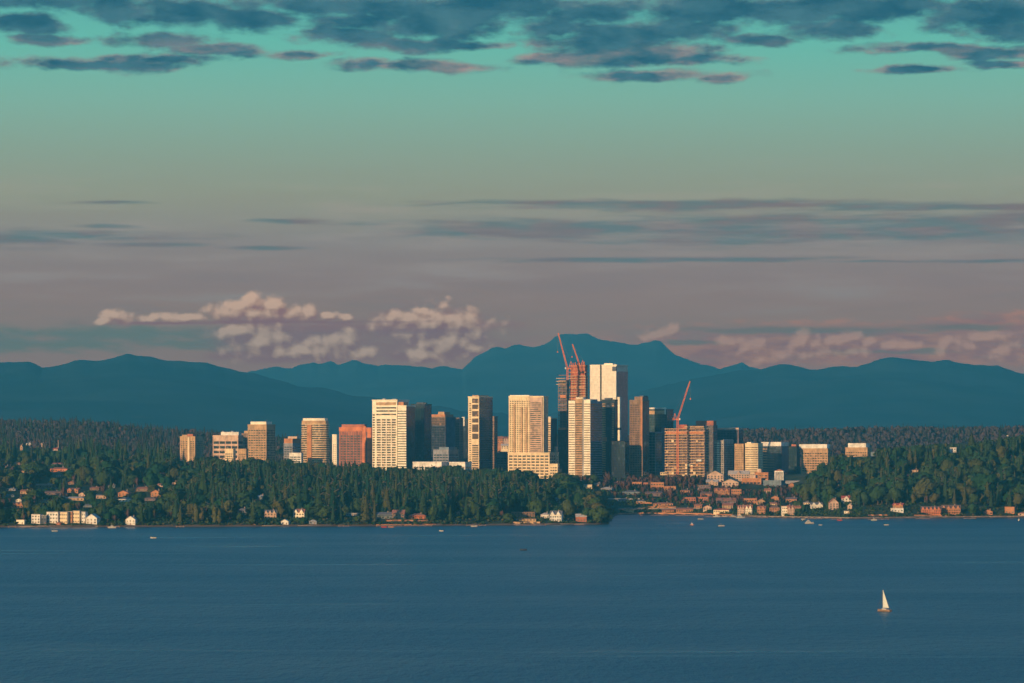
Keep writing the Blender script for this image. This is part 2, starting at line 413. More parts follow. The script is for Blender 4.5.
hc = mixc(nt, (rim*(low*.5 + .25) + flush*low*.75).op('MINIMUM', 1.0), dark, pinkish)
c = mixc(nt, ah * .95, base, hc)
# --- thin streaks
STREAK = [(760,206,300,5.5),(600,203,150,3),(980,208,150,4),(560,229,190,10),(760,230,240,16),(960,228,200,16),(80,237,95,7),(30,242,80,6),(140,245,60,3),(110,228,45,2.5),(110,204,45,2),(292,223,36,3),(275,248,42,2),(690,260,190,3),(1000,262,60,2.5),(880,262,80,1.5),(780,235,260,5)]
vs = warp(P, (.35, 2.0, 1), .03, (60, 6, 0), 4)
ds_ = ellipses(vs, STREAK)
ns = noise(nt, vmath(nt, 'MULTIPLY', P, (.12, 1.7, 1)), .07, 7, .62)
fs = ds_ - (ns - .5)*3.2
sc_ = mixc(nt, noise(nt, vmath(nt, 'MULTIPLY', P, (.3, 1.5, 1)), .05, 3).smooth(.38, .62), seen((92,122,134), 228), seen((113,117,130), 228))
c = mixc(nt, fs.smooth(1.4, .25) * .92, c, sc_)
# faint veils all over the lower sky
veil = noise(nt, vmath(nt, 'MULTIPLY', P, (.10, 1.0, 1)), .05, 6, .6)
c = mixc(nt, veil.smooth(.40, .75) * V.smooth(310, 160) * V.smooth(90, 140) * .34, c, seen((124,123,133), 250))
c = mixc(nt, veil.smooth(.52, .25) * V.smooth(300, 200) * V.smooth(110, 150) * .55, c, seen((147,147,151), 260))
# --- banks low over the mountains
BANK = [(120,335,170,11),(40,345,110,9),(210,343,70,8)]
BANK2 = [(850,343,260,20),(740,350,120,18),(980,330,80,17),(1020,333,60,14),(640,357,45,7),(700,366,60,9),(930,352,150,16)]
BANKT = [(800,331,150,5),(960,328,60,5),(690,343,35,3),(880,352,80,3)]
vb = warp(P, (.6, 1.6, 1), .04, (30, 9, 0), 5)
nb = noise(nt, vmath(nt, 'MULTIPLY', P, (.45, 1.6, 1)), .05, 7, .6)
c = mixc(nt, (ellipses(vb, BANK) - (nb - .5)*3.0).smooth(1.35, .2) * .85, c, seen((88,120,130), 338))
b2 = mixc(nt, nb.smooth(.35, .65), seen((118,113,123), 345), seen((142,125,130), 345))
c = mixc(nt, (ellipses(vb, BANK2) - (nb - .5)*2.2).smooth(1.25, .4) * .9, c, b2)
c = mixc(nt, (ellipses(vb, BANKT) - (nb - .5)*3.0).smooth(1.2, .3) * .75, c, seen((92,118,128), 338))
# --- heaped clouds
PUFF = [(118,318,13,6.5),(106,322,9,3),(152,319,11,5),(168,318,12,5),(190,318,15,4),(228,314,15,8),(238,307,13,8),(254,303,15,9),(272,307,14,8),(290,314,14,6),(255,313,42,8),(312,313,9,7),(328,315,8,4),(345,317,7,3),
        (240,332,26,9),(262,342,32,18),(282,354,28,10),(300,352,16,7),(330,347,28,12),(350,342,14,10),(360,354,14,8),
        (430,324,48,15),(408,319,20,9),(423,310,10,5),(462,326,20,14),(476,332,11,9),(446,346,34,15),(424,354,20,8),(470,348,12,9)]
PUFF2 = [(660,334,14,6),(672,331,8,5),(748,350,13,7),(757,346,8,6),(803,340,8,9),(812,343,8,6),(852,336,9,5),(840,341,14,5),(868,343,11,5),(890,345,16,5),(905,346,12,4),(943,349,10,8),(965,348,18,5),(985,338,18,5),(770,358,18,7),(810,356,24,8),(850,352,22,7),(1005,352,20,9),(730,342,12,4)]
def heap(vec, lst, amp, k):
    w1 = warp(vec, (1, 1.1, 1), .045, (10, 7, 0), 3)
    d = ellipses(w1, lst, k)
    n = noise(nt, vmath(nt, 'MULTIPLY', vec, (1, 1.2, 1)), .07, 7, .54)
    v = nt.nodes.new('ShaderNodeTexVoronoi'); v.feature = 'SMOOTH_F1'; v.inputs['Scale'].default_value = .052
    v.inputs['Detail'].default_value = 1.0; v.inputs['Roughness'].default_value = .55; v.inputs['Smoothness'].default_value = .35
    nt.links.new(warp(vec, (1, 1, 1), .07, (9, 9, 0), 3), v.inputs['Vector'])
    billow = S(nt, v.outputs['Distance'])
    return d - (n - .5)*amp + (billow - .4)*.66, n, billow
def heaped(c, lst, amp, k, bright, mid, shade, full, soft):
    f, n, bl = heap(P, lst, amp, k)
    g, n2, bl2 = heap(vmath(nt, 'ADD', P, (-4.5, 6.0, 0)), lst, amp, k)     # toward the light, high on the viewer's side
    lit = (g - f)*1.25 + (tone - .5)*.9
    col = mixc(nt, lit.smooth(-.5, .1), shade, mid)
    col = mixc(nt, lit.smooth(-.05, .65), col, bright)
    return mixc(nt, f.smooth(1.14 + soft, .86 - soft) * full, c, col)
HAZY = [(430,335,80,24),(300,338,90,22),(380,328,125,7),(250,322.5,80,2),(300,328,80,5),(160,324,75,2),(440,334,60,14),(310,340,70,12),(420,356,50,6),(270,356,60,7)]
c = mixc(nt, (ellipses(warp(P, (.5,1.5,1), .04, (24,7,0), 4), HAZY) - (nb - .5)*2.2).smooth(1.4, .3) * .8, c, seen((119,113,124), 330))
c = heaped(c, PUFF2, 1.6, 1.55, seen((166,146,144), 345), seen((143,128,132), 345), seen((122,114,124), 345), .55, .26)
c = heaped(c, PUFF, 1.15, 1.42, seen((178,160,153), 318), seen((150,137,138), 322), seen((119,114,125), 330), .9, .17)
c = mixc(nt, (ellipses(warp(P, (.5,1.5,1), .05, (20,4,0), 3), [(300,322,120,1.8),(180,323.5,70,1.4),(420,331,60,3)]) - (nb - .5)*2.0).smooth(1.2, .4) * .6, c, seen((116,110,123), 325))

em = nt.nodes.new('ShaderNodeEmission'); nt.links.new(c, em.inputs[0]); em.inputs[1].default_value = SKY_S
nt.links.new(em.outputs[0], ko.inputs[0]); km.cycles.emission_sampling = 'NONE'
RD = 90000.0; av = [math.radians(-26 + 52*i/52) for i in range(53)]; ev = [math.radians(-2.5 + 24.5*j/30) for j in range(31)]
sv = [(RD*math.sin(a)*math.cos(e), RD*math.cos(a)*math.cos(e), CAMZ + RD*math.sin(e)) for e in ev for a in av]
sf = [(j*53+i, j*53+i+1, (j+1)*53+i+1, (j+1)*53+i) for j in range(30) for i in range(52)]
kd = MB(); kd.add(sv, sf); kd = kd.build('sky', km); tag(kd, kind='structure')
kd.data.polygons.foreach_set('use_smooth', [True]*len(sf))

hm = bpy.data.materials.new('air'); hm.use_nodes = True; hn = hm.node_tree; hn.nodes.clear()
ho = hn.nodes.new('ShaderNodeOutputMaterial'); pv = hn.nodes.new('ShaderNodeVolumePrincipled')
pv.inputs['Color'].default_value = HAZE_C = (.20, .95, 1.0, 1); pv.inputs['Density'].default_value = HAZE_D
pv.inputs['Anisotropy'].default_value = .6
hn.links.new(pv.outputs[0], ho.inputs['Volume'])
tag(MB().box(-14500, 14500, -500, 39500, -4.2, 1090).build('haze', hm), kind='stuff')

vs_ = SC.view_settings; vs_.view_transform = 'Standard'; vs_.look = 'None'; vs_.exposure = .6; vs_.gamma = 1; vs_.use_curve_mapping = False
cy = SC.cycles; cy.use_denoising = True; cy.max_bounces = 5; cy.diffuse_bounces = 2; cy.glossy_bounces = 2; cy.volume_bounces = 0; cy.transparent_max_bounces = 4
cy.sample_clamp_indirect = 4
cy.use_adaptive_sampling = True; cy.adaptive_threshold = .018
# ------------------------------------------------------------------ towers
YAW = math.radians(-25)
LIMITS = []      # (px0, px1, lowest row that must stay clear, distance) - keeps trees from growing in front of what one sees
FOOT = []        # (X, Y, radius) ground taken by buildings

def solve(L, M, R, d, yaw=YAW):
    """near corner at M: front runs to L, flank runs to R; returns corner, front width, flank depth"""
    c, s = math.cos(-yaw), math.sin(-yaw)
    uL, uM, uR = ((p - 512.0)/F for p in (L, M, R))
    Cx = uM*d
    t = (Cx - uL*d)/(c + uL*s)
    r = (uR*d - Cx)/(s - uR*c)
    return Cx, t, r

class Tower:
    def __init__(s, name, label, L, M, R, top, d, base=None, yaw=YAW, depth=None, cat='tower', clear=None, group=None):
        Cx, w, D = solve(L, M, R, d, yaw)
        if depth: D = depth
        D = max(D, 6.0)
        s.w, s.D, s.d, s.L, s.M = w, D, d, L, M
        c, sn = math.cos(yaw), math.sin(yaw)
        cx = Cx - c*w/2 - sn*D/2; cy = d - sn*w/2 + c*D/2
        # local origin = centre of the front edge
        ox = Cx - c*w/2; oy = d - sn*w/2
        gz = min(elev1(cx, cy), elev1(ox, oy), elev1(Cx, d))
        s.z0 = gz if base is None else CAMZ + (HZ - base)/F*d
        s.h = CAMZ + (HZ - top)/F*d - s.z0
        s.root = empty(name, (ox, oy, s.z0), yaw, label, cat, group)
        FOOT.append((cx, cy, .55*math.hypot(w, D) + 3))
        if clear: LIMITS.append((L - 1, R + 1, clear, d))
    def Z(s, py): return CAMZ + (HZ - py)/F*s.d - s.z0
    def X(s, px): return -s.w/2 + s.w*(px - s.L)/(s.M - s.L)
    def fl(s): return [(-s.w/2, 0), (s.w/2, 0), (s.w/2, s.D), (-s.w/2, s.D)]
    def round_front(s, sag, n=9, corner=False):
        """plan with a bowed front"""
        pts = []
        for i in range(n):
            t = i/(n-1); x = -s.w/2 + s.w*t
            pts.append((x, sag*(1 - 4*t*(1-t)) if not corner else sag*(t**3)))
        return pts + [(s.w/2, s.D), (-s.w/2, s.D)]
    def part(s, name, x0, x1, y0, y1, z0, z1, m):
        return MB().box(x0, x1, y0, y1, z0, z1).build(name, MATS[m], s.root)

def grow(poly, e):
    cx = sum(p[0] for p in poly)/len(poly); cy = sum(p[1] for p in poly)/len(poly)
    w = max(p[0] for p in poly) - min(p[0] for p in poly); h = max(p[1] for p in poly) - min(p[1] for p in poly)
    return [(cx + (x-cx)*(1 + 2*e/w), cy + (y-cy)*(1 + 2*e/h)) for x, y in poly]

def ring(poly, e, h):
    p = grow(poly, e); n = len(p)
    mb = MB(); v = [(x, y, 0) for x, y in p] + [(x, y, h) for x, y in p]
    return mb.add(v, [(i, (i+1) % n, n + (i+1) % n, n + i) for i in range(n)])

def facade(t, wall, glass, fl=3.7, band=.55, pier=6.0, pw=.9, poly=None, z0=0, z1=None, blank=3.0, first=4.5, proud=.4, cap=True, sides=None):
    """wall body with ribbon windows storey by storey and proud piers"""
    poly = poly or t.fl(); z1 = t.h if z1 is None else z1
    mb = MB().prism(poly, z0 - 3 if z0 == 0 else z0, z1)
    n = len(poly)
    if pier:
        for i in range(n):
            a = Vector(poly[i]); b = Vector(poly[(i+1) % n]); e = b - a; L = e.length
            if L < 3 or (sides and i not in sides): continue
            e.normalize(); q = Vector((e.y, -e.x))
            k = max(1, round(L/pier))
            for j in range(k + 1):
                c = a + e*(pw/2 + (L - pw)*j/k)
                pts = [c - e*pw/2, c - e*pw/2 + q*proud, c + e*pw/2 + q*proud, c + e*pw/2]
                mb.prism([(p.x, p.y) for p in pts][::-1], max(z0, .2), z1 - (.15 if cap else 0))
    if cap: mb.prism(grow(poly, .55), z1 - 1.1, z1 + .35)
    body = mb.build('wall', MATS[wall], t.root)
    k = int((z1 - z0 - first - blank)/fl)
    if glass and k > 0:
        src = ring(poly, .09, fl*band).build('window_band', MATS[glass], t.root, (0, 0, z0 + first))
        for j in range(1, k): copy_part(src, t.root, (0, 0, z0 + first + j*fl))
    return body

def curtain(t, glass, line='dark_frame', fl=3.9, mull=4.5, poly=None, z0=0, z1=None, lw=.5, mw=.28, name='curtain_wall'):
    """glass body with thin floor lines and mullions"""
    poly = poly or t.fl(); z1 = t.h if z1 is None else z1
    MB().prism(poly, z0 - 3 if z0 == 0 else z0, z1).build(name, MATS[glass], t.root)
    mb = MB(); p1 = grow(poly, .14); k = int((z1 - z0)/fl)
    for j in range(1, k + 1):
        z = z0 + j*fl
        if z + lw > z1 - .6: break
        mb.prism(p1, z, z + lw)
    p2 = poly; n = len(poly)
    if mull:
        for i in range(n):
            a = Vector(p2[i]); b = Vector(p2[(i+1) % n]); e = b - a; L = e.length
            if L < 3: continue
            e.normalize(); q = Vector((e.y, -e.x)); m_ = max(1, round(L/mull))
            for j in range(m_ + 1):
                c = a + e*(mw/2 + (L - mw)*j/m_)
                pts = [c - e*mw/2, c - e*mw/2 + q*.32, c + e*mw/2 + q*.32, c + e*mw/2]
                mb.prism([(p.x, p.y) for p in pts][::-1], z0 + .2, z1 - .3)
    mb.prism(grow(poly, .5), z1 - .9, z1 + .3)
    mb.build('floor_grid', MATS[line], t.root)

def roof_units(t, z, m='grey_panel', n=3, seed=1):
    r = random.Random(seed)
    for i in range(n):
        x = -t.w*.36 + t.w*.72*(i + .5)/n; w = r.uniform(1.5, 3.5); h = r.uniform(1.4, 3.0)
        y = t.D*r.uniform(.25, .6)
        t.part('rooftop_unit', x - w, x + w, y, y + 5, z, z + h, m)
def antenna(t, x, y, z, h):
    MB().beam((x, y, z), (x, y, z + h), .35).build('antenna', MATS['steel'], t.root)

# ---- western group
t = Tower('apartment_tower', 'narrow tan apartment tower with a red rooftop box, standing alone beyond the wooded hillside', 180.2, 195, 203, 436.5, 6750, clear=458)
facade(t, 'tan', 'window_warm', 3.2, .55, 4.6, 1.5, blank=2.5)
t.part('penthouse', t.X(187), t.X(192.5), 1.5, 14, t.h, t.Z(434), 'red_brick'); t.part('penthouse', t.X(181.5), t.X(186.5), 2, 12, t.h, t.Z(434.8), 'tan')
t.part('stair_bay', t.X(188.2), t.X(189.8), -1.4, .3, 0, t.h - 1, 'cream')
for k in range(9): t.part('balcony', t.X(181), t.X(186), -1.5, -.2, 4.3 + k*3.2, 5.2 + k*3.2, 'tan')

t = Tower('office_block', 'low cream office block with wide ribbon windows and a long white rooftop storey', 213, 238, 243, 435.4, 6600, clear=452)
facade(t, 'pink_stucco', 'window_dark', 7.2, .55, 12, 1.2, blank=3, first=8)
t.part('rooftop_storey', t.X(220), t.X(237.6), 3, t.D*.8, t.h + .36, t.Z(432), 'white_paint'); roof_units(t, t.Z(432), n=2, seed=4)
t = Tower('office_block', 'brownish mid-rise block wedged between the cream office block and the tan gridded tower', 238.6, 247.5, 251, 433.5, 6660, depth=25)
facade(t, 'brown', 'window_warm', 4.2, .5, 4, .8); t.part('penthouse', t.X(243.5), t.X(247.5), 2, 14, t.h + .36, t.Z(430.8), 'tan')
t = Tower('apartment_block', 'small pale block with a flat roof at the foot of the cream office block', 225, 233, 235.5, 449, 6420, cat='block', clear=458)
facade(t, 'cream', 'window_warm', 3.4, .5, 3.5, .9, blank=2)
t = Tower('apartment_block', 'small sunlit block at the foot of the tan gridded tower, nearly hidden by trees', 238.4, 246, 248, 449, 6420, cat='block', clear=454)
facade(t, 'tan', 'window_warm', 3.4, .5, 3.5, .9, blank=2.6)

t = Tower('office_tower', 'tan gridded tower with a bright flat crown, tallest of the towers over the west woods', 248, 266.3, 275, 424.6, 6560, clear=455)
facade(t, 'tan', 'window_warm', 3.75, .5, 4.4, 1.0, blank=2.5)
t.part('roof_cap', t.X(250.2), t.X(265.8), 1.2, t.D*.7, t.h + .36, t.Z(421.6), 'pale_panel'); antenna(t, t.X(251), 3, t.Z(421.6), 4); antenna(t, t.X(265), 6, t.Z(421.6), 3.5)

t = Tower('apartment_block', 'orange-topped block peeping out behind the bow-fronted tower', 284, 292.5, 300, 438.6, 6900, cat='block')
facade(t, 'grey_panel', 'window_dark', 3.6, .5, 5, .8, z1=t.Z(443.5)); t.part('top_storey', -t.w/2, t.w/2, 0, t.D, t.Z(443.3), t.h, 'orange_brick'); t.part('penthouse', t.X(287), t.X(296), 3, 18, t.h, t.Z(436.4), 'pink_stucco')
t = Tower('parking_deck', 'white slotted parking deck low beside the bow-fronted tower', 289.5, 301, 303, 453, 6400, cat='parking deck', clear=456.6)
facade(t, 'white_paint', 'window_dark', 3.2, .5, 6, .8, blank=1.0, first=2)

t = Tower('apartment_tower', 'bow-fronted tower banded with cream balconies under a bright rounded crown', 299.6, 323.4, 328.4, 420.6, 6440, clear=460)
pf = t.round_front(7.0, 11)
facade(t, 'tan', 'window_warm', 3.3, .62, 0, 0, poly=pf, blank=2.5, cap=False)
src = MB().prism(grow(pf, 1.3), 0, .75).build('balcony_band', MATS['cream'], t.root, (0, 0, 6.6))
for k in range(1, int((t.h - 8)/3.3)): copy_part(src, t.root, (0, 0, 6.6 + 3.3*k))
t.part('stair_bay', t.X(307.5), t.X(312), -1.9, 3, 0, t.h - 6, 'orange_brick')
MB().prism([(x*.92, y + 1.0) for x, y in t.round_front(6.5, 11)], t.h, t.Z(418.2)).build('crown', MATS['pale_panel'], t.root)
antenna(t, 0, 8, t.Z(418.2), 3)

t = Tower('apartment_tower', 'slim white-topped tower seen through the gap beside the red brick block', 332.4, 336.6, 338.5, 434.6, 6950)
facade(t, 'pale_panel', 'window_dark', 3.4, .4, 5, 1.6, blank=12)

t = Tower('office_tower', 'red brick office block with stepped shoulders and a dark ribbon-windowed face', 339.4, 371.4, 373.8, 427.5, 6600, clear=460)
facade(t, 'red_brick', None, cap=False)
t.part('roof_storey', t.X(341.6), t.X(364.4), .2, t.D, t.h, t.Z(424.4), 'red_brick')
t.part('parapet', -t.w/2 - .5, t.X(362.6), -.5, 2, t.Z(431), t.h + .6, 'orange_panel')
t.part('corner_pier', t.X(362.8), t.X(366.0), -.7, 3, 0, t.h + 2, 'orange_panel'); t.part('corner_pier', t.X(367.6), t.X(371.2), -.7, 3, 0, t.Z(429), 'orange_panel'); t.part('pier_slot', t.X(366.1), t.X(367.5), -.2, 1, 2, t.Z(432), 'mauve_panel')
z0, z1, fh = 4.0, t.Z(432), 3.9
src = MB().box(t.X(340.6), t.X(361.6), -.12, 1, 0, 2.5).build('window_band', MATS['glass_grey'], t.root, (0, 0, z0))
for k in range(1, int((z1 - z0)/fh)): copy_part(src, t.root, (0, 0, z0 + k*fh))
mb = MB()
for k in range(13): mb.box(t.X(340.6 + k*1.72) - .25, t.X(340.6 + k*1.72) + .25, -.35, .2, 2, z1)
mb.build('window_mullion', MATS['mauve_panel'], t.root)
src = MB().box(t.w/2 - .5, t.w/2 + .12, 3.5, t.D - 3, 0, 2.2).build('window_band', MATS['glass_bronze'], t.root, (0, 0, z0))
for k in range(1, int((t.h - 8 - z0)/fh)): copy_part(src, t.root, (0, 0, z0 + k*fh))
t.part('side_wing', t.w/2 + .05, t.w/2 + 7, 4, t.D*.8, -3, t.Z(438.4), 'red_brick')

# ---- central group
t = Tower('office_tower', 'broad white tower with a grid of square windows and three blank bands at its crown', 372.3, 397.2, 399.6, 399.8, 6480, depth=40, clear=466)
facade(t, 'pale_panel', None, pier=0)
zz = t.Z(416.8)
src = MB().box(t.X(376.4), t.X(396.4), -.12, 1, 0, 2.25).build('window_band', MATS['window_warm'], t.root, (0, 0, 5))
fh = 3.75
for k in range(1, int((zz - 6)/fh)): copy_part(src, t.root, (0, 0, 5 + k*fh))
for py in (415.0, 411.6, 408.4): t.part('crown_slot', t.X(376.4), t.X(396.2), -.12, 1, t.Z(py) - .2, t.Z(py) + 2.0, 'window_warm')
t.part('crown_panel', t.X(376.2), t.X(396.0), -.25, 1, t.Z(405.2), t.Z(402.2), 'tan')
mb = MB()
for k in range(5):
    xx = t.X(376.4) + (t.X(396.4) - t.X(376.4))*k/4
    mb.box(xx - .8, xx + .8, -.5, .2, 0, zz + 1)
mb.build('pier', MATS['pale_panel'], t.root)
src = MB().box(-t.w/2 + .6, t.X(374.8), -.1, .8, 0, 2.1).build('corner_window', MATS['window_warm'], t.root, (0, 0, 5))
for k in range(1, int((zz + 6 - 5)/fh)): copy_part(src, t.root, (0, 0, 5 + k*fh))
roof_units(t, t.h + .3, n=2, seed=9)

t = Tower('office_tower', 'cream slab tower with thin ribbon windows, joined against the broad white gridded tower', 397.6, 406.2, 415, 405.6, 6470, clear=466)
facade(t, 'pale_panel', 'window_dark', 3.75, .34, 0, blank=3)
t.part('penthouse', t.X(397.8), t.X(403), 2, 16, t.h + .36, t.Z(402), 'orange_brick')
t.part('shaded_flank_glazing', t.w/2 - .4, t.w/2 + .25, 1.2, t.D - .4, 2, t.h - 1.4, 'glass_teal')  # dark glass tone paints the shade of this side
t = Tower('office_tower', 'glass tower coloured dark blue for shade, with a flat top behind the cream slab tower', 411, 424.4, 431.4, 404.2, 6580)
curtain(t, 'window_blue', 'dark_frame'); roof_units(t, t.h + .3, 'slate_panel', 3, 5); t.part('parapet', t.X(425), t.w/2, 1, t.D, t.h + .3, t.h + 2, 'slate_panel') if False else None  # dark glass colour carries the shade of neighbouring towers

t = Tower('office_tower', 'bronze-topped glass tower with a stepped roof, coloured darker and bluer below for a cast shadow', 423.8, 445, 455.6, 416.8, 6720)
curtain(t, 'window_blue', 'slate_panel', z1=t.Z(425.5)); curtain(t, 'glass_bronze', 'brown', z0=t.Z(425.4), z1=t.h, name='upper_curtain_wall')  # dark lower glass paints in the shadow of a neighbouring tower
t.part('stepped_roof', t.X(431), t.X(444.9), .6, t.D*.8, t.h + .3, t.Z(414.4), 'orange_brick'); t.part('penthouse', t.X(437.6), t.X(443.6), 2, t.D*.6, t.Z(414.4), t.Z(411.8), 'tan')
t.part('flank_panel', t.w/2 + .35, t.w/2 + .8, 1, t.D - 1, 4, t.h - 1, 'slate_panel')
t = Tower('office_tower', 'purple-brown narrow tower in the shadow of the bronze-topped glass tower', 455.2, 459.2, 463, 417.8, 6650)
curtain(t, 'glass_grey', 'mauve_panel')
t = Tower('office_tower', 'near-black tower with one bright white rooftop strip', 460.6, 468.5, 472, 419, 6850)
curtain(t, 'window_blue', 'dark_frame'); t.part('rooftop_sign_wall', t.X(462), t.X(464.8), -1, 4, t.Z(426), t.Z(417), 'white_paint')

t = Tower('office_block', 'low blue-grey block with a pale roof edge in front of the bronze-topped glass tower', 433.4, 448.5, 458.2, 449.8, 6440, cat='block')
facade(t, 'grey_panel', 'window_blue', 3.8, .5, 5, .7, blank=1.4); t.part('roof_storey', t.X(438.6), t.w/2 - .6, 1.5, t.D - 2, t.h + .36, t.Z(447.2), 'blue_grey')
t = Tower('market_hall', 'long white single-storey hall glowing in the sun along the treetops', 413, 441.4, 443, 462, 6340, cat='hall', depth=26)
facade(t, 'white_paint', 'window_warm', 5, .4, 9, 1.2, blank=3, first=1.5)
t = Tower('market_hall', 'short white hall half hidden by trees, east of the long white hall', 449.5, 465, 466.5, 462.2, 6345, cat='hall', depth=22)
facade(t, 'white_paint', 'window_warm', 5, .4, 6, 1.0, blank=3, first=1.5)

t = Tower('apartment_tower', 'slender tower with a pale framed edge and grouped brown windows, its glass flank coloured dark for shade', 468.2, 479, 492.6, 396.6, 6430, clear=467)
facade(t, 'cream', None, pier=0)
curt = MB(); 
zs = [398.6, 403, 404.6, 409, 411, 416.4, 418.4, 422.6, 424.4, 432, 433.6, 439]
for a, b in zip(zs[::2], zs[1::2]):
    t.part('window_group', t.X(472.2), t.X(478.4), -.18, 1, t.Z(b), t.Z(a), 'glass_bronze')
fh = 3.3
src = MB().box(t.X(472.2), t.X(478.4), -.14, 1, 0, 2.1).build('window_band', MATS['glass_bronze'], t.root, (0, 0, 5))
for k in range(1, int((t.Z(441.6) - 6)/fh)): copy_part(src, t.root, (0, 0, 5 + k*fh))
src = MB().box(t.X(469.3), t.X(471.2), -.14, 1, 0, 1.5).build('window_band', MATS['window_warm'], t.root, (0, 0, 5))
for k in range(1, int((t.h - 10)/fh)): copy_part(src, t.root, (0, 0, 5 + k*fh))
t.part('shaded_flank_glazing', t.w/2 - .4, t.w/2 + .25, .8, t.D - .5, 1, t.h - .8, 'window_blue')  # shade of this sunless side is put into the dark glass colour
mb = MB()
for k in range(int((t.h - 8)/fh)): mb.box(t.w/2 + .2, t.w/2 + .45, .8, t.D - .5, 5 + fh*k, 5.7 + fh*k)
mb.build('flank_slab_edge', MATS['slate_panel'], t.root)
t.part('penthouse', t.X(472), t.w/2 - 1, .8, t.D*.75, t.h + .36, t.Z(395.2), 'tan')
t = Tower('apartment_tower', 'brown sliver of a tower close behind the slender tower with the glass flank coloured dark for shade', 490.5, 494, 497.4, 416.4, 6600)
facade(t, 'brown', 'window_warm', 3.6, .5, 4, .8)
t = Tower('office_block', 'low slate-coloured block in the gap west of the big cream tower', 496.8, 507, 510, 453, 6500, cat='block')
facade(t, 'slate_panel', 'window_blue', 3.8, .5, 5, .7); t.part('roof_storey', t.X(499), t.X(504), 2, 14, t.h + .36, t.Z(451.6), 'mauve_panel')

t = Tower('apartment_tower', 'big cream tower ribbed with piers, set on a wide gridded podium', 509, 543.4, 548, 396.2, 6430)
pw = t.w; xs = t.X(530.4)
facade(t, 'cream', 'window_warm', 3.1, .46, 4.1, 1.5, z0=t.Z(452.8), first=1.4, blank=3.0)
t.part('side_bay', xs, t.X(542.6), -2.4, .1, t.Z(452.8), t.Z(397.4), 'pink_stucco')
src = MB().box(xs + .8, t.X(541.6), -2.55, -2.2, 0, 1.5).build('bay_window_band', MATS['window_warm'], t.root, (0, 0, t.Z(452.8) + 2))
for k in range(1, int((t.Z(400) - t.Z(452.8) - 3)/3.1)): copy_part(src, t.root, (0, 0, t.Z(452.8) + 2 + 3.1*k))
for px in (514.6, 521.8, 526.6): t.part('balcony_bay', t.X(px) - 1.2, t.X(px) + 1.2, -1.5, .1, t.Z(452.8), t.Z(404 if px < 520 else 407), 'tan')
t.part('roof_cap', -t.w/2 + 1, t.X(529), .8, t.D*.7, t.h + .36, t.Z(395), 'pale_panel'); t.part('shaded_flank_glazing', t.w/2 - .4, t.w/2 + .3, 1.5, t.D - 1, t.Z(452), t.Z(399), 'glass_grey')
pod = Tower('podium_block', 'wide cream gridded podium block under the big cream tower', 508.2, 549.4, 555.4, 452.8, 6405, cat='block', clear=469.5)
facade(pod, 'cream', 'window_warm', 4.4, .5, 7.4, 1.6, blank=1.5, first=1.5)
t = Tower('podium_block', 'little sunlit annexe at the corner of the cream gridded podium', 549.8, 557.4, 559, 464, 6360, cat='block', clear=470)
facade(t, 'cream', 'window_warm', 4, .45, 4, .9, blank=1.2, first=1.2)
t = Tower('apartment_tower', 'narrow tower with a lit strip of stacked balconies beside the big cream tower', 547, 550.6, 557, 418.2, 6560)
facade(t, 'cream', 'window_warm', 3.3, .45, 0, 0); t.part('flank_wall', t.w/2 - .3, t.w/2 + .2, .6, t.D, 1, t.h - 1, 'mauve_panel')
for k in range(14): t.part('balcony', t.X(547.8), t.X(550), -1.4, -.1, 6 + k*3.3, 6.9 + k*3.3, 'white_paint')
t.part('roof_lantern', t.X(547.4), t.X(550.4), .4, 6, t.h, t.h + 2.4, 'white_paint')
t = Tower('pavilion', 'small pale rooftop pavilion with a turret behind the cream podium', 546, 556.5, 558.5, 451, 6500, cat='pavilion')
facade(t, 'cream', 'window_warm', 3.5, .45, 5, 1, z1=t.Z(452.5)); t.part('turret', t.X(556.5) - 3, t.X(556.5), 0, 5, t.Z(452.6), t.Z(446.5), 'pink_stucco')

# ---- towers being built
def site_tower(name, label, L, M, R, top, d, low, fh, core=None, nets=(), glass_to=None, slabm='slab', clear=None, netm='net_orange', corem='core_rust', depth=None):
    t = Tower(name, label, L, M, R, top, d, clear=clear, cat='unfinished tower', depth=depth)
    zg = t.Z(glass_to) if glass_to else 0
    if glass_to: curtain(t, 'glass_grey' if low == 'grey' else 'window_blue', 'mauve_panel' if low == 'grey' else 'dark_frame', fl=fh, z1=zg)
    k0 = int(zg/fh) + 1; n = int(t.h/fh)
    src = MB().box(-t.w/2, t.w/2, 0, t.D, 0, .8).build('floor_slab', MATS[slabm], t.root, (0, 0, k0*fh))
    for k in range(k0 + 1, n + 1): copy_part(src, t.root, (0, 0, k*fh))
    nx = max(2, round(t.w/7.5)); ny = max(2, round(t.D/8))
    csrc = MB().box(-.3, .3, -.3, .3, max(zg, 0), n*fh).build('column', MATS['brown'], t.root, (-t.w/2 + .8, .8, 0))
    for i in range(nx + 1):
        for j in range(ny + 1):
            if (i, j) == (0, 0) or (0 < j < ny and 0 < i < nx): continue
            copy_part(csrc, t.root, (-t.w/2 + .8 + (t.w - 1.6)*i/nx, .8 + (t.D - 1.6)*j/ny, 0))
    if core: t.part('core', t.X(core[0]), t.X(core[1]), t.D*.22, t.D*.7, 0, t.Z(core[2]), corem)
    for (a, b, p0, p1) in nets: t.part('safety_net', t.X(a), t.X(b), -.35, -.15, t.Z(p1), t.Z(p0), netm)
    return t
t = site_tower('unfinished_tower', 'lower unfinished tower of dark open floors hung with faint orange netting, at the tall crane', 557.8, 566.6, 571, 378.6, 6560, 'blue', 4.0, nets=[(559, 566, 427.5, 430), (560, 566, 395, 398)], glass_to=430, core=(558.8, 566.2, 380), slabm='brown', corem='slate_panel')
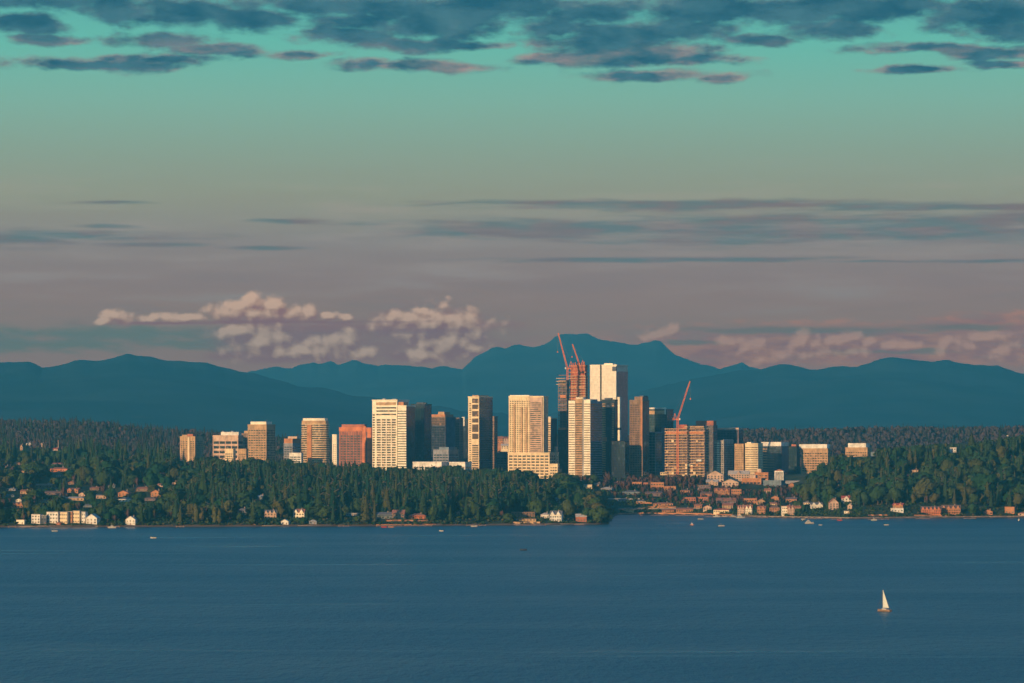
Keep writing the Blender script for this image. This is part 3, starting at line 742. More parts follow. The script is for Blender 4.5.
for k in range(11): t.part('edge_screen', t.X(558.6), t.X(566), -.25, -.1, t.Z(426) + k*7.6, t.Z(426) + k*7.6 + 1.5, 'mauve_panel')
for k in range(3): t.part('scaffold_platform', t.X(556.6), t.X(566), -2.2, .3, t.Z(384.5 - 3*k) , t.Z(384.5 - 3*k) + .6, 'slab')
t = site_tower('unfinished_tower', 'tall unfinished tower with a rust-red core and open floors, under two luffing cranes', 567.4, 585.6, 590.6, 374.2, 6660, 'grey', 3.9, core=(569.6, 583.8, 364.8), nets=[(568.4, 584, 398, 400), (569, 584.6, 386.5, 388)], glass_to=440)
for k, (a, b, py) in enumerate([(568.6, 584.4, 366.2), (569, 584, 369.4), (568.2, 585, 372.6)]): t.part('formwork_deck', t.X(a), t.X(b), t.D*.2, t.D*.75, t.Z(py), t.Z(py) + 1.3, 'net_orange')
for k in range(6): t.part('rebar_bundle', t.X(571 + 2.2*k), t.X(571 + 2.2*k) + 1.1, t.D*.35, t.D*.45, t.Z(364.8), t.Z(362.8 - (k % 3)*.6), 'crane_red')
for k in range(10): t.part('edge_board', t.X(568), t.X(585.4), -.2, 0, (int(t.Z(440)/3.9) + 1 + k*1.9//1)*3.9 + .6, (int(t.Z(440)/3.9) + 1 + k*1.9//1)*3.9 + 1.5, 'core_rust' if k % 3 else 'tan')

t = Tower('apartment_tower', 'cream tower of three stepped bays with thin ribbon windows, in front of the unfinished towers', 568.8, 590.6, 602.2, 401, 6370, clear=472.6)
facade(t, 'grey_panel', None, pier=0, cap=False)
fh = 3.5
def bay(a, b, py, y, wallm, band, gm='window_warm'):
    x0, x1 = t.X(a), t.X(b); z1 = t.Z(py)
    t.part('bay', x0, x1, y, 6, -3, z1, wallm)
    src = MB().box(x0 + .3, x1 - .3, y - .12, y + .4, 0, band).build('window_band', MATS[gm], t.root, (0, 0, 6))
    for k in range(1, int((z1 - 8)/fh)): copy_part(src, t.root, (0, 0, 6 + k*fh))
bay(568.8, 575.2, 400.6, -.8, 'pale_panel', 1.2, 'glass_bronze'); bay(575.4, 582.4, 398.4, -.35, 'tan', 1.7, 'glass_bronze'); bay(584.0, 590.4, 399.6, -.8, 'pale_panel', 1.15, 'glass_bronze')
t.part('recess', t.X(582.5), t.X(583.9), .9, 3, 0, t.h, 'dark_frame')
t.part('roof_crown', t.X(575.6), t.X(583), 1, 10, t.h, t.Z(397.4), 'pale_panel'); t.part('roof_crown', t.X(585), t.w/2 - 2, 2, t.D*.7, t.h, t.Z(399.2), 'grey_panel')
src = MB().box(t.w/2 - .3, t.w/2 + .15, 1, t.D - 1, 0, 2.3).build('flank_window_band', MATS['window_blue'], t.root, (0, 0, 5))
for k in range(1, int((t.h - 7)/fh)): copy_part(src, t.root, (0, 0, 5 + k*fh))
t.part('entrance_canopy', t.X(571), t.X(590), -5, -.9, 4.2, 5.4, 'orange_brick')

t = Tower('office_tower', 'tallest finished tower, smooth glass coloured pale for sky glare, split by one dark vertical slot', 590.2, 616, 627.4, 364.8, 6540)
Tt = t
curtain(t, 'glass_glare', 'pale_panel', 4.1, 3.2, lw=.3, mw=.2)
t.part('dark_slot', t.X(600.2), t.X(601.6), -.5, 2, t.Z(470), t.h + .2, 'dark_frame')
t.part('shaded_flank_glazing', t.w/2 - .5, t.w/2 + .7, 4.0, t.D + .3, 0, t.h - 10, 'glass_shaded')
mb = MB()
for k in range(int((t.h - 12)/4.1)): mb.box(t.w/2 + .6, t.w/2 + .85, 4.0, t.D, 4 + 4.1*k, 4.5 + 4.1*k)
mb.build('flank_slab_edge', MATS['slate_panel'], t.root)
t.part('notch', t.X(612.4), t.w/2 + .25, -.45, 2.4, t.Z(371), t.Z(366.6), 'slate_panel'); t.part('roof_frame', t.w/2 - 3, t.w/2 + 1.2, -.2, t.D, t.h - 1.6, t.h + .5, 'pale_panel')
t.part('rooftop_unit', t.X(602.5), t.X(611), 6, 18, t.h + .3, t.Z(363.2), 'pale_panel'); antenna(t, t.X(607), 10, t.Z(363.4), 5)
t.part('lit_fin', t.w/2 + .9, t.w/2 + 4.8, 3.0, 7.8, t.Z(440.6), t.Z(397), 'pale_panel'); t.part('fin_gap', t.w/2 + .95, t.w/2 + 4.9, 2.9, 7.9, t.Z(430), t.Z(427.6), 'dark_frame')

t = Tower('apartment_tower', 'dark tower with rows of brown balconies and one orange corner strip, below the tallest tower', 602, 614.6, 617.6, 399.6, 6450, clear=465)
curtain(t, 'window_blue', 'dark_frame', 3.4)
src = MB().box(t.X(602.4), t.X(605.6), -1.3, -.1, 0, 1.3).build('balcony', MATS['tan'], t.root, (0, 0, 8))
for k in range(1, int((t.h - 10)/3.4)): copy_part(src, t.root, (0, 0, 8 + 3.4*k))
t.part('corner_strip', t.X(612), t.X(614), -.5, .4, t.Z(438), t.Z(403.6), 'tan')
src = MB().box(t.X(612.1), t.X(613.9), -.62, -.3, 0, 1.4).build('strip_window', MATS['window_dark'], t.root, (0, 0, t.Z(437)))
for k in range(1, 15): copy_part(src, t.root, (0, 0, t.Z(437) + 3.4*k))
t.part('sky_lobby', t.X(602.2), t.X(607), -1.6, .2, t.Z(441.4), t.Z(437.2), 'orange_brick'); t.part('penthouse', t.X(604), t.X(611), 2, t.D*.6, t.h + .3, t.Z(397.8), 'slate_panel')
t = Tower('office_block', 'square navy glass block at the foot of the tallest tower', 611.8, 624.8, 629, 441.2, 6400, clear=468)
curtain(t, 'window_blue', 'dark_frame', 3.9, 2.6)
t = Tower('apartment_tower', 'brown tower with an orange lit corner and ragged dark roof', 629.8, 642.4, 649, 400.2, 6440, clear=466)
facade(t, 'brown', 'glass_bronze', 3.4, .6, 4.2, .8, blank=3)
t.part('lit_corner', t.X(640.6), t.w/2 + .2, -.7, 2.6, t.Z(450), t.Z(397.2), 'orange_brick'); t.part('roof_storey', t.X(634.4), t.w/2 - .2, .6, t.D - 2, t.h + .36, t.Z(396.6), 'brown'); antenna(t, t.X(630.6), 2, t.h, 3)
t.part('shaded_flank_glazing', t.w/2 - .4, t.w/2 + .2, 3.2, t.D - .3, 1, t.h - 1, 'window_blue'); t.part('penthouse', t.X(638), t.w/2 - 1, 6, t.D - 3, t.Z(396.6), t.Z(395.6), 'slate_panel')

t = Tower('office_tower', 'teal glass tower topped by a bright white open frame', 649, 667, 673.2, 409.2, 6720)
curtain(t, 'glass_teal', 'slate_panel')
t.part('crown_frame', -t.w/2 - .4, t.X(665.8), -.6, 2, t.h + .3, t.h + 2.6, 'white_paint'); t.part('crown_band', -t.w/2 + .2, t.X(665.4), -.4, 1, t.Z(414.2), t.Z(410.6), 'tan')
t.part('crown_post', t.X(665) - .5, t.X(665.8), -.5, 2, t.Z(414.4), t.h + .3, 'white_paint')
t = Tower('office_tower', 'dark navy tower with a purple edge, just west of the red crane', 654.8, 660.6, 665.2, 427.2, 6500)
curtain(t, 'window_blue', 'dark_frame'); t.part('edge_panel', t.w/2 - .2, t.w/2 + .6, 1, t.D, 0, t.h - .6, 'mauve_panel')
t = Tower('office_block', 'low teal glass block with slotted rows in front of the teal glass tower', 648.8, 655.4, 657.5, 432, 6480, depth=24)
curtain(t, 'glass_teal', 'grey_panel', 4.2, 5)

t = site_tower('unfinished_tower', 'broad unfinished block of stacked orange-lit floors, the red crane rising at its face', 664.6, 704.4, 706.6, 427.6, 6400, 'grey', 3.95, core=None, nets=[(666, 703.6, 431.6, 433.8)], glass_to=None, clear=474, depth=20)
t.part('core', t.X(676.8), t.X(684.4), 9, 16, 0, t.Z(424.6), 'core_rust')
r_ = random.Random(5)
fls = int(t.h/3.95)
for k in range(1, fls - 2):
    for j in range(14):
        if r_.random() < (.55 if k < 7 else .26 if k < 10 else .08):
            a = 666 + j*2.72
            t.part('infill_panel', t.X(a), t.X(a + 2.3), .25, .7, k*3.95 + .6, k*3.95 + (3.6 if r_.random() < .6 else 2.2), r_.choice(['tan', 'cream', 'tan', 'glass_bronze', 'glass_bronze', 'orange_brick']))
t.part('back_wall', -t.w/2 + 1, t.w/2 - 1, 5.0, 6.0, 0, t.Z(430), 'mauve_panel')
t.part('roof_deck', t.X(684), t.X(703.4), 1, t.D - 1, t.h, t.Z(426), 'tan'); t.part('hoist_cabin', t.X(697), t.X(702), -2.2, -.3, t.Z(461.4), t.Z(459.4), 'white_paint')

t = Tower('office_tower', 'dark purple tower with a dull red rooftop box behind the broad unfinished block', 693.6, 713, 717.2, 425.4, 6760)
curtain(t, 'glass_grey', 'mauve_panel', 4, 4); t.part('penthouse', t.X(695.4), t.X(713), 2, t.D*.8, t.h + .3, t.Z(420.8), 'red_brick')
t = Tower('office_tower', 'wide dark glass block under a flat pale roof frame', 717, 738.6, 743, 430, 6820)
curtain(t, 'window_blue', 'slate_panel', 4, 5)
t.part('roof_frame', -t.w/2 - .6, t.w/2 + .5, -1, t.D, t.Z(429.4), t.Z(427.8), 'pink_stucco'); t.part('frame_leg', t.w/2 - 1.2, t.w/2 + .6, -1.2, 1, 2, t.Z(429.4), 'mauve_panel')
t = Tower('apartment_tower', 'grey gridded tower with a slanting roofline above the gabled condominiums', 714, 723.6, 733.2, 440.4, 6440, clear=472)
facade(t, 'concrete', 'window_dark', 3.3, .55, 3.4, .9, blank=2.0)
src = MB().box(t.X(717), t.X(719.6), -.6, -.1, 0, 2.2).build('balcony', MATS['pale_panel'], t.root, (0, 0, 6))
for k in range(1, int((t.h - 8)/3.3)): copy_part(src, t.root, (0, 0, 6 + 3.3*k))
MB().prism([(t.w/2 - .6, 1), (t.w/2 - .2, 1), (t.w/2 - .2, t.D), (t.w/2 - .6, t.D)], t.h, t.h + 1.8).build('roof_screen', MATS['concrete'], t.root)
t = Tower('apartment_tower', 'tan tower with small square windows, twin of the rounded yellow tower', 734.8, 743.4, 746, 444, 6440, depth=22, clear=472)
facade(t, 'tan', 'window_warm', 3.3, .45, 3.6, 1.3, blank=2)
t = Tower('apartment_tower', 'rounded yellow-cream tower bulging on its shaded flank', 745.4, 756.6, 757.6, 443.4, 6430, depth=24, clear=471.5)
facade(t, 'cream', 'glass_bronze', 3.3, .35, 5, 1.4, poly=t.round_front(4.5, 9, True), blank=2.5); t.part('penthouse', t.X(746), t.X(750), 4, 14, t.h + .36, t.Z(442.2), 'pale_panel')
t = Tower('office_tower', 'dark glass tower wearing a thick white slab of a crown, with a tan windowed edge', 760.8, 781, 788.2, 446.3, 6600)
curtain(t, 'window_blue', 'slate_panel', 4, 4)
t.part('crown_slab', t.X(761.6), t.w/2 + .5, -.8, t.D, t.h + .35, t.Z(442), 'white_paint')
src = MB().box(t.X(762), t.X(767.4), -.6, .2, 0, 1.9).build('window_spandrel', MATS['tan'], t.root, (0, 0, 5))
for k in range(1, int((t.h - 5)/4)): copy_part(src, t.root, (0, 0, 5 + 4*k))
src = MB().box(t.X(767.6), t.X(774.5), -.5, .2, 0, 1.4).build('window_spandrel', MATS['brown'], t.root, (0, 0, 5))
for k in range(1, 6): copy_part(src, t.root, (0, 0, 5 + 4*k))
t.part('flank_panel', t.w/2 + .4, t.w/2 + .8, 1, t.D, 2, t.h, 'slate_panel')
t = Tower('office_block', 'narrow black glass slab between the rounded yellow tower and the white-crowned tower', 755.8, 761.4, 763, 446.8, 6700, depth=20)
curtain(t, 'window_blue', 'dark_frame', 4, 4)
t = Tower('office_tower', 'teal-black glass tower with red rooftop plant between the two white-crowned towers', 788, 796.6, 799.8, 446.4, 6720)
curtain(t, 'glass_teal', 'dark_frame', 4, 4); t.part('rooftop_unit', t.X(791), t.X(795.6), 2, 12, t.h + .3, t.h + 3.2, 'red_brick')
t = Tower('office_tower', 'tan gridded tower under a long bright white crown, rising from the wooded slope', 801.6, 827.6, 830.6, 448.6, 6640)
LIMITS.append((799, 809, 476, 6640)); LIMITS.append((809, 818, 470, 6640)); LIMITS.append((818, 828, 464, 6640))
facade(t, 'tan', 'window_warm', 3.8, .5, 4.2, .9, blank=1.5)
t.part('crown_slab', t.X(799.4), t.X(827.2), -.9, t.D, t.h + .4, t.Z(444.2), 'white_paint')
t = Tower('office_tower', 'tan gridded block with a white rooftop storey standing alone in the eastern trees', 845.6, 867.2, 872, 447.6, 6760, clear=459)
facade(t, 'tan', 'window_warm', 3.8, .5, 4.2, .9, blank=1.5)
t.part('crown_slab', t.X(847.8), t.X(865.8), 1, t.D*.8, t.h + .4, t.Z(443.2), 'white_paint'); t.part('rear_wing', t.w/2 - 2, t.w/2 + 9, t.D*.5, t.D, 0, t.Z(452), 'blue_grey')

# ---- cranes
def crane(label, mast_px, pivot_py, foot_z, d, tip, tail, hook, w=2.2):
    x, y, zp = xz(mast_px, pivot_py, d)
    root = empty('tower_crane', (x, y, foot_z), 0, label, 'crane')
    H = zp - foot_z
    def lattice(name, p, q, wid, n, taper=1.0, m='crane_red', th=.55):
        p = Vector(p); q = Vector(q); a = (q-p).normalized()
        u = a.cross(Vector((0,1,0))).normalized() if abs(a.y) < .9 else Vector((1,0,0)); v = a.cross(u).normalized()
        mb = MB()
        cs = [(-1,-1),(1,-1),(1,1),(-1,1)]
        pt = lambda i, t: p + (q-p)*t + (u*cs[i][0] + v*cs[i][1])*wid/2*(1 + (taper-1)*t)
        for i in range(4):
            mb.beam(pt(i,0), pt(i,1), th)
            for k in range(n):
                mb.beam(pt(i, k/n), pt((i+1) % 4, (k+1)/n), th*.7)
                mb.beam(pt(i, (k+1)/n), pt((i+1) % 4, (k+1)/n), th*.6)
        return mb.build(name, MATS[m], root)
    lattice('mast', (0,0,0), (0,0,H), w, max(4, int(H/3)))
    def loc(px, py): q = xz(px, py, d); return Vector((q[0] - x, 0, q[2] - foot_z))
    tp = loc(*tip); tl = loc(*tail)
    MB().prism([(-2,-2),(2,-2),(2,2),(-2,2)], H, H + 1.6).build('slewing_platform', MATS['crane_red'], root)
    lattice('jib', (0,0,H + 1.6), tp, 1.9, 16, .55)
    ap = Vector((tl.x*.75, 0, H + abs(tl.x)*.9 + 6))
    mb = MB(); mb.beam((tl.x*.25, 0, H + 1.6), ap, .6); mb.beam((tl.x, 0, H + 2), ap, .6); mb.build('a_frame', MATS['crane_red'], root)
    mb = MB(); mb.box(min(tl.x, 0), max(tl.x, 0), -1.2, 1.2, H + 1.0, H + 2.2); mb.build('counter_jib', MATS['crane_red'], root)
    MB().box(tl.x - 1.8, tl.x + 1.8, -1.6, 1.6, H + .2, H + 3.6).build('counterweight', MATS['core_rust'], root)
    s = 1 if tip[0] > mast_px else -1
    MB().box(s*1.8, s*3.8, -3.2, -1.2, H + .4, H + 3.2).build('cab', MATS['white_paint'], root)
    MB().beam(ap, tp, .16).build('pendant_line', MATS['rope'], root)
    hk = loc(*hook)
    mb = MB(); mb.beam(tp, (hk.x, 0, hk.z), .2); mb.build('hoist_line', MATS['rope'], root)
    MB().prism([(hk.x-.9,-.7),(hk.x+.9,-.7),(hk.x+.9,.7),(hk.x-.9,.7)], hk.z - 2.4, hk.z, top=[(hk.x-.4,-.3),(hk.x+.4,-.3),(hk.x+.4,.3),(hk.x-.4,.3)]).build('hook_block', MATS['crane_red'], root)
    return root
crane('tallest red luffing crane, its jib raised steeply beside the rust-red core', 567.4, 369.4, 46, 6640, (558.2, 333.2), (572.2, 368.6), (557.6, 351), 2.4)
crane('shorter red luffing crane standing on top of the tall unfinished tower', 580.0, 367.0, 120, 6680, (572.4, 344.2), (583.6, 366.4), (572.0, 356), 2.0)
crane('red luffing crane rising at the face of the broad unfinished block', 677.6, 420.4, 44, 6385, (689.9, 381.4), (673.8, 419.4), (690.4, 398), 2.5)
# ------------------------------------------------------------------ houses and low buildings among the trees
def house(label, px0, px1, py, hpx, wall='white_paint', roof='grey_roof', style='gable', wins=3, floors=2, yaw=None, chimney=True, d=None, clear=True, name='house', cat='house', depth=None, porch=False, win='window_house', gables=0, margin=0.0):
    pxm = (px0 + px1)/2
    d = d or ray_ground(pxm, py)
    if 600 < pxm < 800: d = min(d, 6395 if pxm > 690 else 6470)
    w = (px1 - px0)/F*d; h = hpx/F*d
    x, y, z = xz(pxm, py, d)
    g = elev1(x, d)
    dz = max(z - g, 0.0)                              # plinth when the ground lies lower
    if yaw is None: yaw = rnd.uniform(-.35, .1)
    root = empty(name, (x, d, g), yaw, label, cat)
    D = depth or max(8.0, min(14.0, w*.8)); w = w/ (math.cos(yaw) + .25*abs(math.sin(yaw)))
    rh = {'gable': h*.36, 'front': h*.40, 'hip': h*.32, 'flat': .5, 'shed': h*.22}[style]
    wh = max(2.4, h - rh); z0 = dz
    base = min(-2.5, dz - 2.5)
    mb = MB().box(-w/2, w/2, 0, D, base, z0 + wh)
    if style == 'gable':
        mb.add([(-w/2,0,z0+wh),(-w/2,D,z0+wh),(-w/2,D/2,z0+wh+rh),(w/2,0,z0+wh),(w/2,D,z0+wh),(w/2,D/2,z0+wh+rh)], [(0,2,1),(3,4,5)])
    if style == 'front':
        mb.add([(-w/2,0,z0+wh),(w/2,0,z0+wh),(0,0,z0+wh+rh)], [(0,1,2)])
    mb.build('wall', MATS[wall], root)
    e = .6; t = .35; zr = z0 + wh
    rb = MB()
    if style == 'gable':
        rb.add([(-w/2-e,-e,zr-.2),(w/2+e,-e,zr-.2),(w/2+e,D/2,zr+rh),(-w/2-e,D/2,zr+rh),(-w/2-e,D+e,zr-.2),(w/2+e,D+e,zr-.2),
                (-w/2-e,-e,zr-.2+t),(w/2+e,-e,zr-.2+t),(w/2+e,D/2,zr+rh+t),(-w/2-e,D/2,zr+rh+t),(-w/2-e,D+e,zr-.2+t),(w/2+e,D+e,zr-.2+t)],
               [(6,7,8,9),(9,8,11,10),(0,3,2,1),(3,4,5,2),(0,1,7,6),(4,10,11,5),(0,6,9,3),(3,9,10,4),(1,2,8,7),(2,5,11,8)])
    elif style == 'front':
        rb.add([(-w/2-e,-e,zr-.3),(0,-e,zr+rh),(w/2+e,-e,zr-.3),(-w/2-e,D+e,zr-.3),(0,D+e,zr+rh),(w/2+e,D+e,zr-.3),
                (-w/2-e,-e,zr-.3+t),(0,-e,zr+rh+t),(w/2+e,-e,zr-.3+t),(-w/2-e,D+e,zr-.3+t),(0,D+e,zr+rh+t),(w/2+e,D+e,zr-.3+t)],
               [(6,7,10,9),(7,8,11,10),(0,3,4,1),(1,4,5,2),(0,1,7,6),(1,2,8,7),(3,9,10,4),(4,10,11,5),(0,6,9,3),(2,5,11,8)])
    elif style == 'hip':
        k = min(D/2, w/2)*.9
        rb.add([(-w/2-e,-e,zr-.1),(w/2+e,-e,zr-.1),(w/2+e,D+e,zr-.1),(-w/2-e,D+e,zr-.1),(-w/2+k,D/2,zr+rh),(w/2-k,D/2,zr+rh)],
               [(0,1,5,4),(1,2,5),(2,3,4,5),(3,0,4),(0,3,2,1)])
    elif style == 'shed':
        rb.add([(-w/2-e,-e,zr+.02),(w/2+e,-e,zr+.02),(w/2+e,D+e,zr+rh),(-w/2-e,D+e,zr+rh),(-w/2-e,-e,zr+t),(w/2+e,-e,zr+t),(w/2+e,D+e,zr+rh+t),(-w/2-e,D+e,zr+rh+t)],
               [(0,3,2,1),(4,5,6,7),(0,1,5,4),(1,2,6,5),(2,3,7,6),(3,0,4,7)])
    else:
        rb.box(-w/2-.35, w/2+.35, -.35, D+.35, zr+.01, zr+.55)
    ro = rb.build('roof', MATS[roof], root)
    if chimney and style != 'flat':
        MB().box(w*.18, w*.18 + 1.1, D*.42, D*.42 + 1.1, zr + rh*.4, zr + rh + 1.5).build('chimney', MATS['stone'], ro)
    for k in range(gables):
        gx = -w/2 + w*(k + .5)/gables; gw = min(3.2, w/gables*.36); gh = rh*.95
        gm = MB(); gm.add([(gx-gw,-.9,zr-.1),(gx+gw,-.9,zr-.1),(gx,-.9,zr+gh),(gx-gw,D*.4,zr-.1),(gx+gw,D*.4,zr-.1),(gx,D*.4,zr+gh)], [(0,1,2),(0,2,5,3),(1,4,5,2)])
        gm.build('gable', MATS[wall], ro)
    fh = (wh - .6)/floors
    ww = min(2.0, w/(wins + .6)*.62); wz = min(1.7, fh*.58)
    src = None
    for f in range(floors):
        for i in range(wins):
            if f == 0 and i == wins//2: continue
            p = (-w/2 + w*(i + .5)/wins, 0, z0 + .9 + f*fh)
            if src is None: src = MB().box(-ww/2, ww/2, -.07, .2, 0, wz).build('window', MATS[win], root, p)
            else: copy_part(src, root, p)
    MB().box(-.6 + (w*(wins//2 + .5)/wins - w/2), .6 + (w*(wins//2 + .5)/wins - w/2), -.08, .2, z0 + .05, z0 + 2.2).build('door', MATS['timber'], root)
    if porch:
        pb = MB().box(-w*.45, w*.45, -3.2, -.1, z0 + fh*.92, z0 + fh*.92 + .3)
        for i in range(4): pb.box(-w*.44 + w*.86*i/3, -w*.44 + w*.86*i/3 + .35, -3.0, -2.7, base, z0 + fh*.92)
        pb.build('porch', MATS[wall], root)
    FOOT.append((x + math.sin(-yaw)*D/2, d + D/2, .5*math.hypot(w, D)))
    if clear: LIMITS.append((px0 - .4, px1 + .4, py - hpx*((rnd.choice((.4, .6, .8)) if 590 < pxm < 805 else .22) if clear is True else clear), d))
    return root

H = house
# white waterfront apartments and their neighbours
AP = dict(style='flat', roof='pale_roof', chimney=False, name='apartment_building', cat='apartments', clear=.06)
H('small cream flat-roofed boathouse at the western end of the white waterfront apartments', 16, 24.5, 524.4, 4.6, 'pale_panel', style='flat', roof='brown_roof', wins=2, floors=1, chimney=False, name='boathouse', cat='boathouse', clear=.05)
H('white flat-roofed apartment block, first of the waterfront row, beside the cream boathouse', 31, 40.5, 524, 9.4, wins=3, floors=3, yaw=-.3, **AP)
H('dark grey recessed apartment block between the white waterfront blocks', 40.8, 46.5, 524, 8.6, 'slate_panel', wins=2, floors=3, yaw=-.1, **AP)
H('long white apartment block with a stepped face in the waterfront row', 46, 58.5, 523.6, 11.4, wins=4, floors=3, yaw=-.3, **AP)
H('white apartment block with open dark balconies, middle of the waterfront row', 58.6, 67.6, 523.6, 11.6, 'cream', wins=4, floors=3, yaw=-.3, **AP)
H('pale apartment block with brown stair tower in the waterfront row', 67.8, 72.4, 523.4, 11.4, 'orange_brick', wins=2, floors=3, yaw=-.3, **AP)
H('tan apartment block with tall windows in the waterfront row', 72.5, 79.8, 523.4, 12.2, 'cream', wins=4, floors=3, yaw=-.3, **AP)
H('narrow white apartment tower near the eastern end of the waterfront row', 81.4, 85.4, 523.6, 11.4, wins=2, floors=3, yaw=-.3, **AP)
H('white gabled building closing the eastern end of the waterfront apartments', 85.4, 97.4, 524.2, 9.8, 'white_paint', 'pale_roof', 'front', 3, 2, yaw=-.3, chimney=False, clear=.05, name='apartment_building', cat='apartments')
H('orange hut in front of the white waterfront apartments', 56, 60.4, 525, 3, 'orange_panel', 'terracotta', 'hip', 2, 1, chimney=False, name='hut', cat='hut', clear=.05)
H('white gabled boathouse alone on the shore east of the white apartments', 125.2, 135.6, 524.8, 8.6, 'white_paint', 'pale_roof', 'front', 3, 2, yaw=-.25, clear=.02, name='boathouse', cat='boathouse')
# hillside neighbourhood
H('long orange-roofed hillside hall catching the sun above the houses', 49.6, 67.6, 471.6, 4.2, 'orange_panel', 'terracotta', 'hip', 7, 1, yaw=-.15, name='hall', cat='hall')
H('flat grey-roofed building just above the long orange-roofed hall', 51, 63.6, 466.4, 3.4, 'blue_grey', 'red_roof', 'shed', 5, 1, chimney=False)
H('small bright white house on the hillside beside the grey-roofed building', 41.4, 46, 465.4, 2.4, 'white_paint', 'pale_roof', 'flat', 2, 1)
H('tiny white house high in the far western woods', 26, 31.4, 445.6, 3.2, 'white_paint', 'pale_roof', 'hip', 2, 1)
H('tall pale gabled house in the far western woods', 39.8, 43.6, 447.6, 4.6, 'pink_stucco', 'pale_roof', 'front', 2, 2)
H('red-roofed house at the foot of the brick chimney stack', 51.6, 58, 450.6, 2.6, 'pink_stucco', 'red_roof', 'gable', 2, 1)
H('ochre cottage among the far western trees', 20, 22.6, 450.4, 6, 'tan', 'brown_roof', 'front', 1, 2)
H('orange-roofed house at the western edge of the hillside', 0, 6, 462.6, 3.6, 'orange_brick', 'terracotta', 'gable', 2, 1)
H('dusky red-roofed row house on the upper hillside', 14.5, 24, 465, 3, 'brown', 'terracotta', 'gable', 3, 1)
H('low pink house beside the dusky red-roofed row house', 30.6, 35, 463, 2.8, 'pink_stucco', 'terracotta', 'hip', 2, 1)
H('flat brown house at the western edge below the orange-roofed one', 0, 9, 468.2, 2.6, 'brown', 'brown_roof', 'hip', 3, 1)
H('long reddish hillside house with a low roof', 35, 52.4, 488, 3.8, 'brown', 'terracotta', 'gable', 5, 1, yaw=-.1)
H('pale grey bungalow at the western hillside', 5.4, 15.6, 490.8, 2.4, 'grey_panel', 'pale_roof', 'hip', 3, 1)
H('grey house below the pale grey bungalow', 5.6, 14, 497, 3, 'blue_grey', 'grey_roof', 'hip', 3, 1)
H('brown terrace house in the middle of the hillside', 44.6, 61, 495, 3.6, 'mauve_panel', 'brown_roof', 'gable', 5, 1, yaw=-.1)
H('orange house with two gables on the middle hillside', 66.8, 78.6, 493, 4.6, 'orange_brick', 'terracotta', 'gable', 4, 1, gables=2)
H('pinkish cottage beside the two-gabled orange house', 78.4, 85.2, 496.6, 4, 'pink_stucco', 'brown_roof', 'front', 2, 1)
H('low house with a wide tan roof under the two-gabled orange house', 64.4, 84, 500.6, 3.8, 'tan', 'pale_roof', 'hip', 5, 1, yaw=-.1)
H('reddish house beside the pale treetops on the hillside', 89.6, 98.6, 490.4, 3.2, 'brown', 'terracotta', 'gable', 3, 1)
H('low white-eaved house at the middle of the hillside', 96, 106, 498.6, 4, 'pink_stucco', 'grey_roof', 'shed', 3, 1)
H('blue-grey house low on the western slope', 82.6, 92, 507.4, 3, 'blue_grey', 'grey_roof', 'gable', 3, 1)
H('red-pink house with three gables among the western trees', 11, 23.4, 508, 5.4, 'orange_brick', 'terracotta', 'gable', 4, 1, gables=3)
H('white-gabled house behind the red-pink three-gabled one', 15.6, 21.4, 502.2, 3.4, 'pale_panel', 'grey_roof', 'front', 2, 1)
H('orange-roofed house with a steep gable above a white ground floor', 117.4, 129, 497, 6.2, 'orange_brick', 'terracotta', 'front', 3, 2)
H('white house with dark windows just below the steep orange-roofed house', 118.4, 132, 502, 4.4, 'white_paint', 'grey_roof', 'hip', 4, 1)
H('long dull orange house with a chimney on the eastern part of the hillside', 134, 150, 491.6, 4.2, 'brown', 'terracotta', 'gable', 5, 1, yaw=-.1)
H('orange house with a lit gable next to the long dull orange house', 150.4, 160.8, 496.8, 6.8, 'orange_brick', 'terracotta', 'front', 3, 2)
H('brown-roofed house half hidden below the lit orange gable', 142, 156, 501, 3.6, 'mauve_panel', 'brown_roof', 'hip', 4, 1)
H('tiny pale roof high in the woods west of the tan apartment tower', 129.4, 133, 458.2, 2.2, 'pink_stucco', 'terracotta', 'hip', 1, 1)
H('mauve house deep in the woods under the tan apartment tower', 172, 176, 484.4, 3, 'pink_stucco', 'grey_roof', 'hip', 1, 1)
H('grey cabin at the edge of the clearing under the west woods', 203, 207, 500, 4, 'mauve_panel', 'brown_roof', 'front', 1, 1)
H('little orange hut on the lawn by the yellow-green poplars', 189.6, 193, 522.2, 3, 'orange_panel', 'terracotta', 'hip', 1, 1, name='hut', cat='hut', chimney=False)
for a in [('orange-lit ranch house on the upper hillside, east of the long orange-roofed hall', 72, 80, 468, 3, 'orange_brick', 'terracotta', 'hip', 4, 1), ('pink bungalow just below the long orange-roofed hall', 56, 63, 477.4, 3, 'pink_stucco', 'brown_roof', 'hip', 3, 1),
          ('tan house with a broad gable under the pale grey bungalow', 20, 29, 494, 4, 'tan', 'terracotta', 'gable', 3, 1), ('dark red-roofed cottage above the two-gabled orange house', 68, 74, 484.6, 3, 'brown', 'red_roof', 'front', 2, 1),
          ('cream house beside a clearing under the brown terrace house', 40, 48, 502.6, 3.2, 'cream', 'grey_roof', 'hip', 3, 1), ('peach house with a chimney among the trees uphill of the lit orange gable', 156, 163, 487, 3.4, 'pink_stucco', 'terracotta', 'gable', 3, 1),
          ('low ochre house right below the dusky red-roofed row house', 16, 26, 473, 3, 'tan', 'brown_roof', 'hip', 4, 1), ('grey-green house at the woods edge east of the steep orange-roofed house', 108, 115, 488, 3.2, 'blue_grey', 'grey_roof', 'gable', 3, 1)]:
    H(*a)
